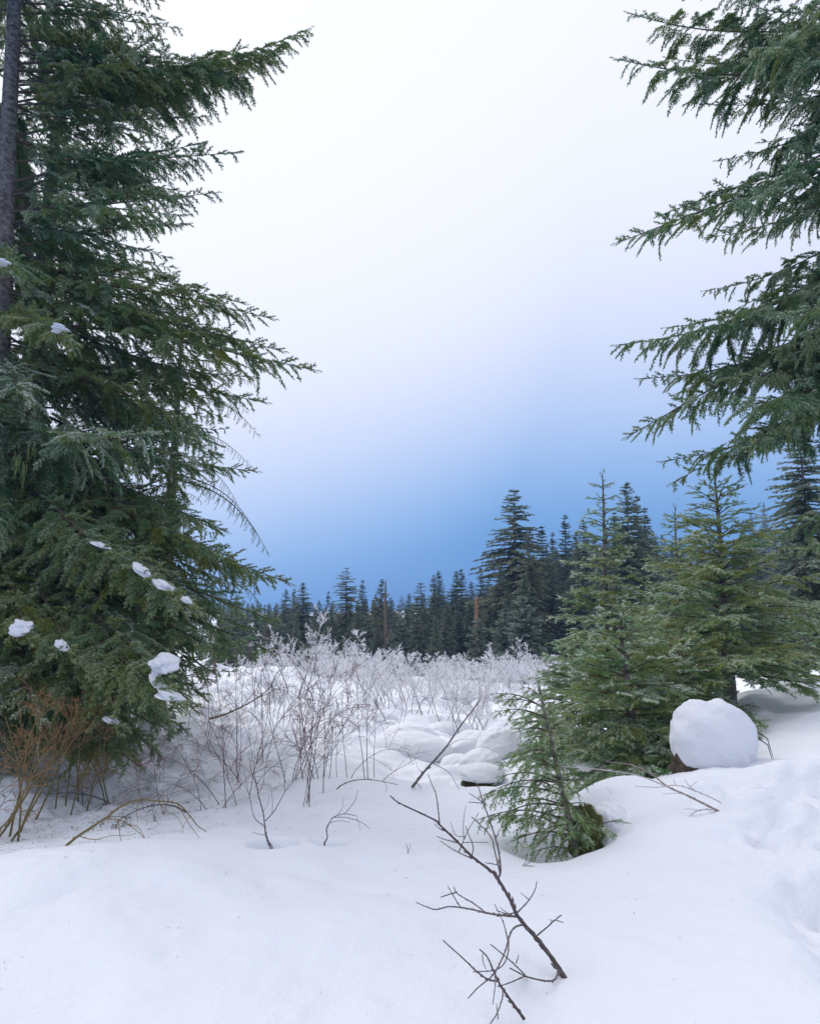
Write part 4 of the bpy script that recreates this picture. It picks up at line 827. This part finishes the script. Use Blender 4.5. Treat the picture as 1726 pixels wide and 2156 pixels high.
traced('bare_branch', 'long dark limb curving out of the left fir skirt over the slope', 'branch', D3, 10.0, 0.0, [([(1060, 700), (1130, 680), (1220, 640), (1300, 595), (1365, 540), (1400, 470), (1440, 440)], 14*mm, 4*mm), ([(1220, 640), (1290, 560), (1330, 480)], 6*mm, 2.5*mm), ([(1300, 595), (1420, 545), (1500, 535)], 5*mm, 2.5*mm), ([(1365, 540), (1440, 560), (1480, 600)], 4*mm, 2*mm)], TW_OLIVE, 14)
traced('frosted_branch', 'frosted fallen branch poking out of the right bank below the stump', 'branch', D7, 5.0, 0.9, [
 ([(1305, 868), (1260, 845), (1200, 815), (1050, 740), (960, 700), (880, 640), (780, 590), (640, 570)], 11*mm, 3*mm), ([(960, 700), (800, 640), (600, 610), (420, 595)], 5*mm, 2.5*mm), ([(1232, 782), (1180, 755), (1100, 720), (1000, 690), (900, 700), (790, 695)], 5*mm, 2.5*mm), ([(1195, 812), (1100, 820), (1040, 880), (1000, 960), (985, 1000)], 5*mm, 2.2*mm),
 ([(1040, 880), (1010, 875), (980, 890)], 3*mm, 1.8*mm), ([(1020, 920), (1000, 890), (978, 882)], 3*mm, 1.8*mm), ([(1005, 945), (980, 945), (960, 950)], 3*mm, 1.8*mm), ([(992, 970), (975, 975), (970, 1000)], 3*mm, 1.8*mm), ([(1100, 722), (1060, 690), (1040, 660)], 3.4*mm, 2*mm), ([(1060, 708), (1085, 685), (1105, 670)], 3*mm, 2*mm), ([(1000, 692), (990, 675), (985, 660)], 3*mm, 2*mm),
 ([(880, 640), (860, 610), (850, 595)], 3*mm, 2*mm), ([(1050, 740), (1000, 730), (930, 735)], 3*mm, 2*mm), ([(1250, 845), (1225, 850), (1200, 850)], 2.6*mm, 1.6*mm), ([(1250, 852), (1250, 875), (1243, 895)], 2.6*mm, 1.6*mm), ([(1120, 820), (1070, 810), (1040, 812)], 2.6*mm, 1.6*mm), ([(1320, 790), (1308, 775), (1298, 762)], 2.4*mm, 1.6*mm)],
 m_twig('lightly frosted twigs', (0.12, 0.085, 0.06, 1), (0.22, 0.12, 0.10, 1), 0.7), 15, frost_tone=0.15, spread=0.12)

# ------------------------------------------------------------------ snow lumps, stump, boulders
def blob(seed, rx, ry, rz, flat=0.45, rough=0.16, nu_=72, nv_=44, freq=1.5):
    u = np.linspace(0, 2*math.pi, nu_, endpoint=False); v = np.linspace(-math.pi/2, math.pi/2, nv_)
    U, Vv = np.meshgrid(u, v); x = np.cos(Vv)*np.cos(U); y = np.cos(Vv)*np.sin(U); z = np.sin(Vv)
    d = 1+rough*(fbm(x*freq+z*1.1+seed, y*freq-z*0.9, seed, 4)+0.6*fbm(z*freq*2-3, x*freq*1.6+y, seed+5, 3))
    d = d+0.018*fbm(x*6+z*5, y*6-z*4, seed+9, 3); zz = np.where(z < 0, z*flat, z)
    V = np.stack([x*d*rx, y*d*ry, zz*d*rz], -1).reshape(-1, 3)
    i = np.arange(nv_-1)[:, None]*nu_; j = np.arange(nu_)[None, :]; j2 = (j+1) % nu_
    F = np.stack([(i+j).ravel(), (i+j2).ravel(), (i+nu_+j2).ravel(), (i+nu_+j).ravel()], 1)
    return V, F
def lump(name, p, r3, label, cat, group=None, seed=0, flat=0.45, rough=0.16, rot=0.0, tilt=0.0, m=None, freq=1.5):
    V, F = blob(seed, *r3, flat=flat, rough=rough, freq=freq)
    o = obj(name, mesh(name, V, F, [m or SNOW_CLUMP], smooth=True)); o.location = tuple(p); o.rotation_euler = (0, tilt, rot)
    return tag(o, label, cat, group)
cg = 'snow clumps lodged on the left fir boughs'
rng = np.random.default_rng(33)
for i, (px, py, Y, rx, rz, tl, lab) in enumerate([
    (6, 550, 7.6, 0.09, 0.045, 0.1, 'snow clump at the left edge beside the grey trunk'),
    (128, 690, 7.4, 0.10, 0.05, 0.05, 'snow clump high on a left fir bough, topmost but one'),
    (212, 1146, 7.3, 0.10, 0.03, 0.35, 'thin sliver of snow on a left fir bough above the row of three'),
    (296, 1198, 7.2, 0.11, 0.055, 0.5, 'crumbly snow, upper of the slanting row of three on the left fir'),
    (342, 1230, 7.2, 0.12, 0.05, 0.4, 'oval snow clump, middle of the slanting row of three on the left fir'),
    (393, 1263, 7.2, 0.055, 0.035, 0.5, 'small snow dab, lowest of the slanting row of three on the left fir'),
    (46, 1320, 6.9, 0.115, 0.10, -0.1, 'peaked snow clump above the rusty shrub at left'),
    (132, 1358, 6.9, 0.085, 0.05, 0.6, 'small slanting snow clump behind rust coloured twigs'),
    (343, 1398, 6.8, 0.135, 0.13, 0.2, 'largest snow clump on the left fir skirt'),
    (330, 1432, 6.75, 0.10, 0.055, 0.8, 'slanting snow clump below the largest one on the left fir skirt'),
    (358, 1464, 6.7, 0.115, 0.05, 0.25, 'flat snow clump, lowest of the stack on the left fir skirt'),
    (232, 1514, 7.0, 0.08, 0.035, 0.35, 'low snow clump near the ground under the left fir'),
    ]):
    p = at(px, py, Y+0.06)
    lump('snow_clump', p-np.array([0, 0, 0.01]), (rx, rx*0.8, rz*0.85), lab, 'snow', cg, 50+i, 0.9, 0.30, rng.uniform(-0.3, 0.3), tl, freq=0.95)
    b = at(px-260, py-150, Y+1.6)            # the bough that carries it
    tip = p+unit(p-b)*0.22+np.array([0, 0, -0.05-rz*0.5])
    bough(t1, ax1(min(max(p[2]+1.3, zg1+1.2), 11)), tip, 'spruce', rng, 0.55, 0.6, 1.0, 0.1)

sx, sy = STUMP; sz = gz(sx, sy)
st = thing('tree_stump', (sx, sy, sz), 'dark rotten tree stump hidden under a big ball of snow on the right bank', 'stump')
obj('trunk', trunk_mesh([(0.0, 0, -0.3), (0.0, 0, 0.05), (0.02, 0.02, 0.16), (0.02, 0.02, 0.24)], [0.40, 0.36, 0.33, 0.28], 20, 71, 0.16, STUMPWOOD), st)
rngs = np.random.default_rng(8)
for k in range(3):
    a = rngs.uniform(0, 6.28); b = np.array([0.36*math.sin(a), 0.36*math.cos(a), rngs.uniform(0.05, 0.35)])
    V, F = tube([b, b+np.array([0.12*math.sin(a), 0.12*math.cos(a), -0.08]), b+np.array([0.16*math.sin(a), 0.16*math.cos(a), -0.26])], [0.006, 0.005, 0.002], 4); obj('root_fibre', mesh('root_fibre', V, F, [STUMPWOOD]), st)
lump('snow_ball', (sx+0.0, sy-0.06, sz+0.19), (0.37, 0.39, 0.42), 'big round ball of snow sitting on the stump at right', 'snow', None, 72, 0.85, 0.085, 0.6, 0.18, freq=1.2)

for i, (px, py, Y, rx, ry, rz, lab) in enumerate([
    (862, 1548, 14.2, 0.82, 0.62, 0.42, 'largest smooth snow pillow by the creek'),
    (868, 1578, 12.6, 0.72, 0.50, 0.34, 'rounded snow pillow just before the largest one'),
    (1000, 1572, 13.2, 0.55, 0.48, 0.42, 'lumpy snow pillow above the mossy boulder'),
    (1050, 1590, 12.2, 0.42, 0.40, 0.36, 'small snow pillow right of the mossy boulder'),
    (1012, 1608, 11.2, 0.36, 0.32, 0.26, 'snow cushion just behind the mossy boulder'),
    (960, 1604, 11.9, 0.34, 0.30, 0.20, 'low snow cushion left of the mossy boulder'),
    (935, 1530, 16.5, 0.50, 0.40, 0.26, 'far snow cushion behind the largest pillow'),
    (790, 1522, 16.0, 0.55, 0.45, 0.22, 'flat snow cushion at the left of the pillows'),
    (1085, 1570, 13.8, 0.46, 0.40, 0.34, 'snow pillow partly hidden behind the crooked little fir'),
    ]):
    x, y = spot(px, py, Y); p = at(px, py, Y)
    lump('snow_pillow', (x, y, gz(x, y)+rz*0.27), (rx, ry, rz), lab, 'snow', 'snow pillows by the creek', 90+i, 0.55, 0.075, rng.uniform(0, 6), 0.0, freq=0.9)
rx_, ry_ = ROCKP; rz_ = gz(rx_, ry_)
lump('boulder', (rx_, ry_, rz_-0.02), (0.22, 0.2, 0.20), 'mossy dark boulder peeking out under a snow cushion by the creek', 'rock', None, 111, 0.7, 0.22, 0.4, 0.1, ROCK, freq=1.4)

lump('snow_cushion', (rx_+0.03, ry_-0.02, rz_+0.17), (0.36, 0.30, 0.16), 'small snow cap right on top of the mossy boulder', 'snow', None, 118, 0.6, 0.10, 0.2, 0.0, freq=1.0)

# moss and shaggy bark at the foot of the crooked little fir
ex, ey = FE; ez = gz(ex, ey)
lump('mossy_root', (ex+0.10, ey+0.06, ez+0.12), (0.13, 0.12, 0.30), 'dark mossy root foot under the crooked little fir', 'root', None, 115, 0.6, 0.25, 0.0, -0.2, MOSS, freq=2.4)
lump('snow_clump', (ex+0.30, ey+0.12, ez+0.16), (0.20, 0.22, 0.30), 'snow plastered against the right side of the crooked little fir foot', 'snow', None, 116, 0.8, 0.09, 0.3, -0.25, freq=1.1)

# hanging lichen on the left firs
rl = np.random.default_rng(17)
for (px, py, Y) in [(38, 960, 8.2), (52, 985, 8.3), (100, 1120, 8.5), (66, 930, 8.4), (165, 1130, 8.4)]:
    p = at(px, py, Y)-np.array([X1, Y1, zg1]); mb = MB()
    for k in range(9):
        o_ = rl.normal(0, 0.035, 3); L = rl.uniform(0.12, 0.38); q = p+o_
        V, F = tube([q, q+np.array([rl.normal(0, 0.01), 0, -L*0.5]), q+np.array([rl.normal(0, 0.02), 0, -L])], [0.005, 0.004, 0.001], 3); mb.add(V, F)
    obj('lichen', mb.build('lichen', [LICHEN]), t1)
# dead lower limbs inside the left firs
for tree, axf, zz0 in ((t1, ax1, zg1), (t2, ax2, zg2)):
    for k in range(12):
        zb = zz0+rl.uniform(0.5, 4.5); a = rl.uniform(0.8, 3.6); q = rl.uniform(1.0, 1.9); b = axf(zb)-np.array(tree.location)
        obj('dead_limb', ST['dead'][int(rl.integers(4))], tree, Matrix.Translation(tuple(b)) @ Matrix.Rotation(math.pi/2-a, 4, 'Z') @ Matrix.Diagonal((q, q, q, 1)))

# needle litter and bark flecks on the shaded snow
nf = 16000; lx = rl.uniform(-7.5, -0.6, nf); ly = rl.uniform(5.4, 14, nf)
keep = rl.random(nf) < np.clip(1.15-((lx+4.6)/3.2)**2-((ly-9.0)/5)**2, 0.02, 1); lx, ly = lx[keep], ly[keep]
ex_ = rl.uniform(-1, 1, 420)*0.75; ey_ = 2.4+rl.random(420)**1.5*12; lx = np.concatenate([lx, ex_*(ey_+1)]); ly = np.concatenate([ly, ey_]); nf = len(lx)
lz = ground(lx, ly)+0.003; la = rl.uniform(0, 6.28, nf); sc_ = np.clip(ly/9.0, 0.28, 1.0); ll = sc_*rl.uniform(0.006, 0.026, nf)*np.where(rl.random(nf) < 0.04, 3.0, 1); lw = sc_*rl.uniform(0.003, 0.008, nf)
dx, dy_ = np.cos(la), np.sin(la)
c0 = np.stack([lx, ly, lz], -1); A = np.stack([dx*ll, dy_*ll, np.zeros(nf)], -1); Bv = np.stack([-dy_*lw, dx*lw, np.zeros(nf)], -1); U = np.array([0, 0, 0.003])
V = np.stack([c0-A, c0+A, c0+Bv+U, c0-Bv+U], 1).reshape(-1, 3); k4 = np.arange(nf)[:, None]*4
F = np.vstack([k4+np.array([0, 3, 2]), k4+np.array([1, 2, 3])])
lo = obj('needle_litter', mesh('needle_litter', V, F, [LITTER])); lo['kind'] = 'stuff'; lo['label'] = 'brown needle litter and bark flecks scattered on the shaded snow'; lo['category'] = 'litter'

# ------------------------------------------------------------------ misty air over the valley
def haze_box(x0, x1, y0, y1, z0, z1, density, color):
    m = bpy.data.materials.new('mist'); m.use_nodes = True; t = m.node_tree; t.nodes.clear()
    o = t.nodes.new('ShaderNodeOutputMaterial'); v = t.nodes.new('ShaderNodeVolumePrincipled'); t.links.new(v.outputs[0], o.inputs['Volume'])
    v.inputs['Color'].default_value = color; v.inputs['Density'].default_value = density; v.inputs['Anisotropy'].default_value = 0.0
    V = np.array([(x, y, z) for z in (z0, z1) for y in (y0, y1) for x in (x0, x1)], float)
    F = np.array([(0, 2, 3, 1), (4, 5, 7, 6), (0, 1, 5, 4), (2, 6, 7, 3), (0, 4, 6, 2), (1, 3, 7, 5)])
    h = obj('haze', mesh('haze', V, F, [m])); h['kind'] = 'stuff'; return h
haze_box(-800, 800, -30, 760, -14, 36, 0.0008, (0.24, 0.42, 0.70, 1))
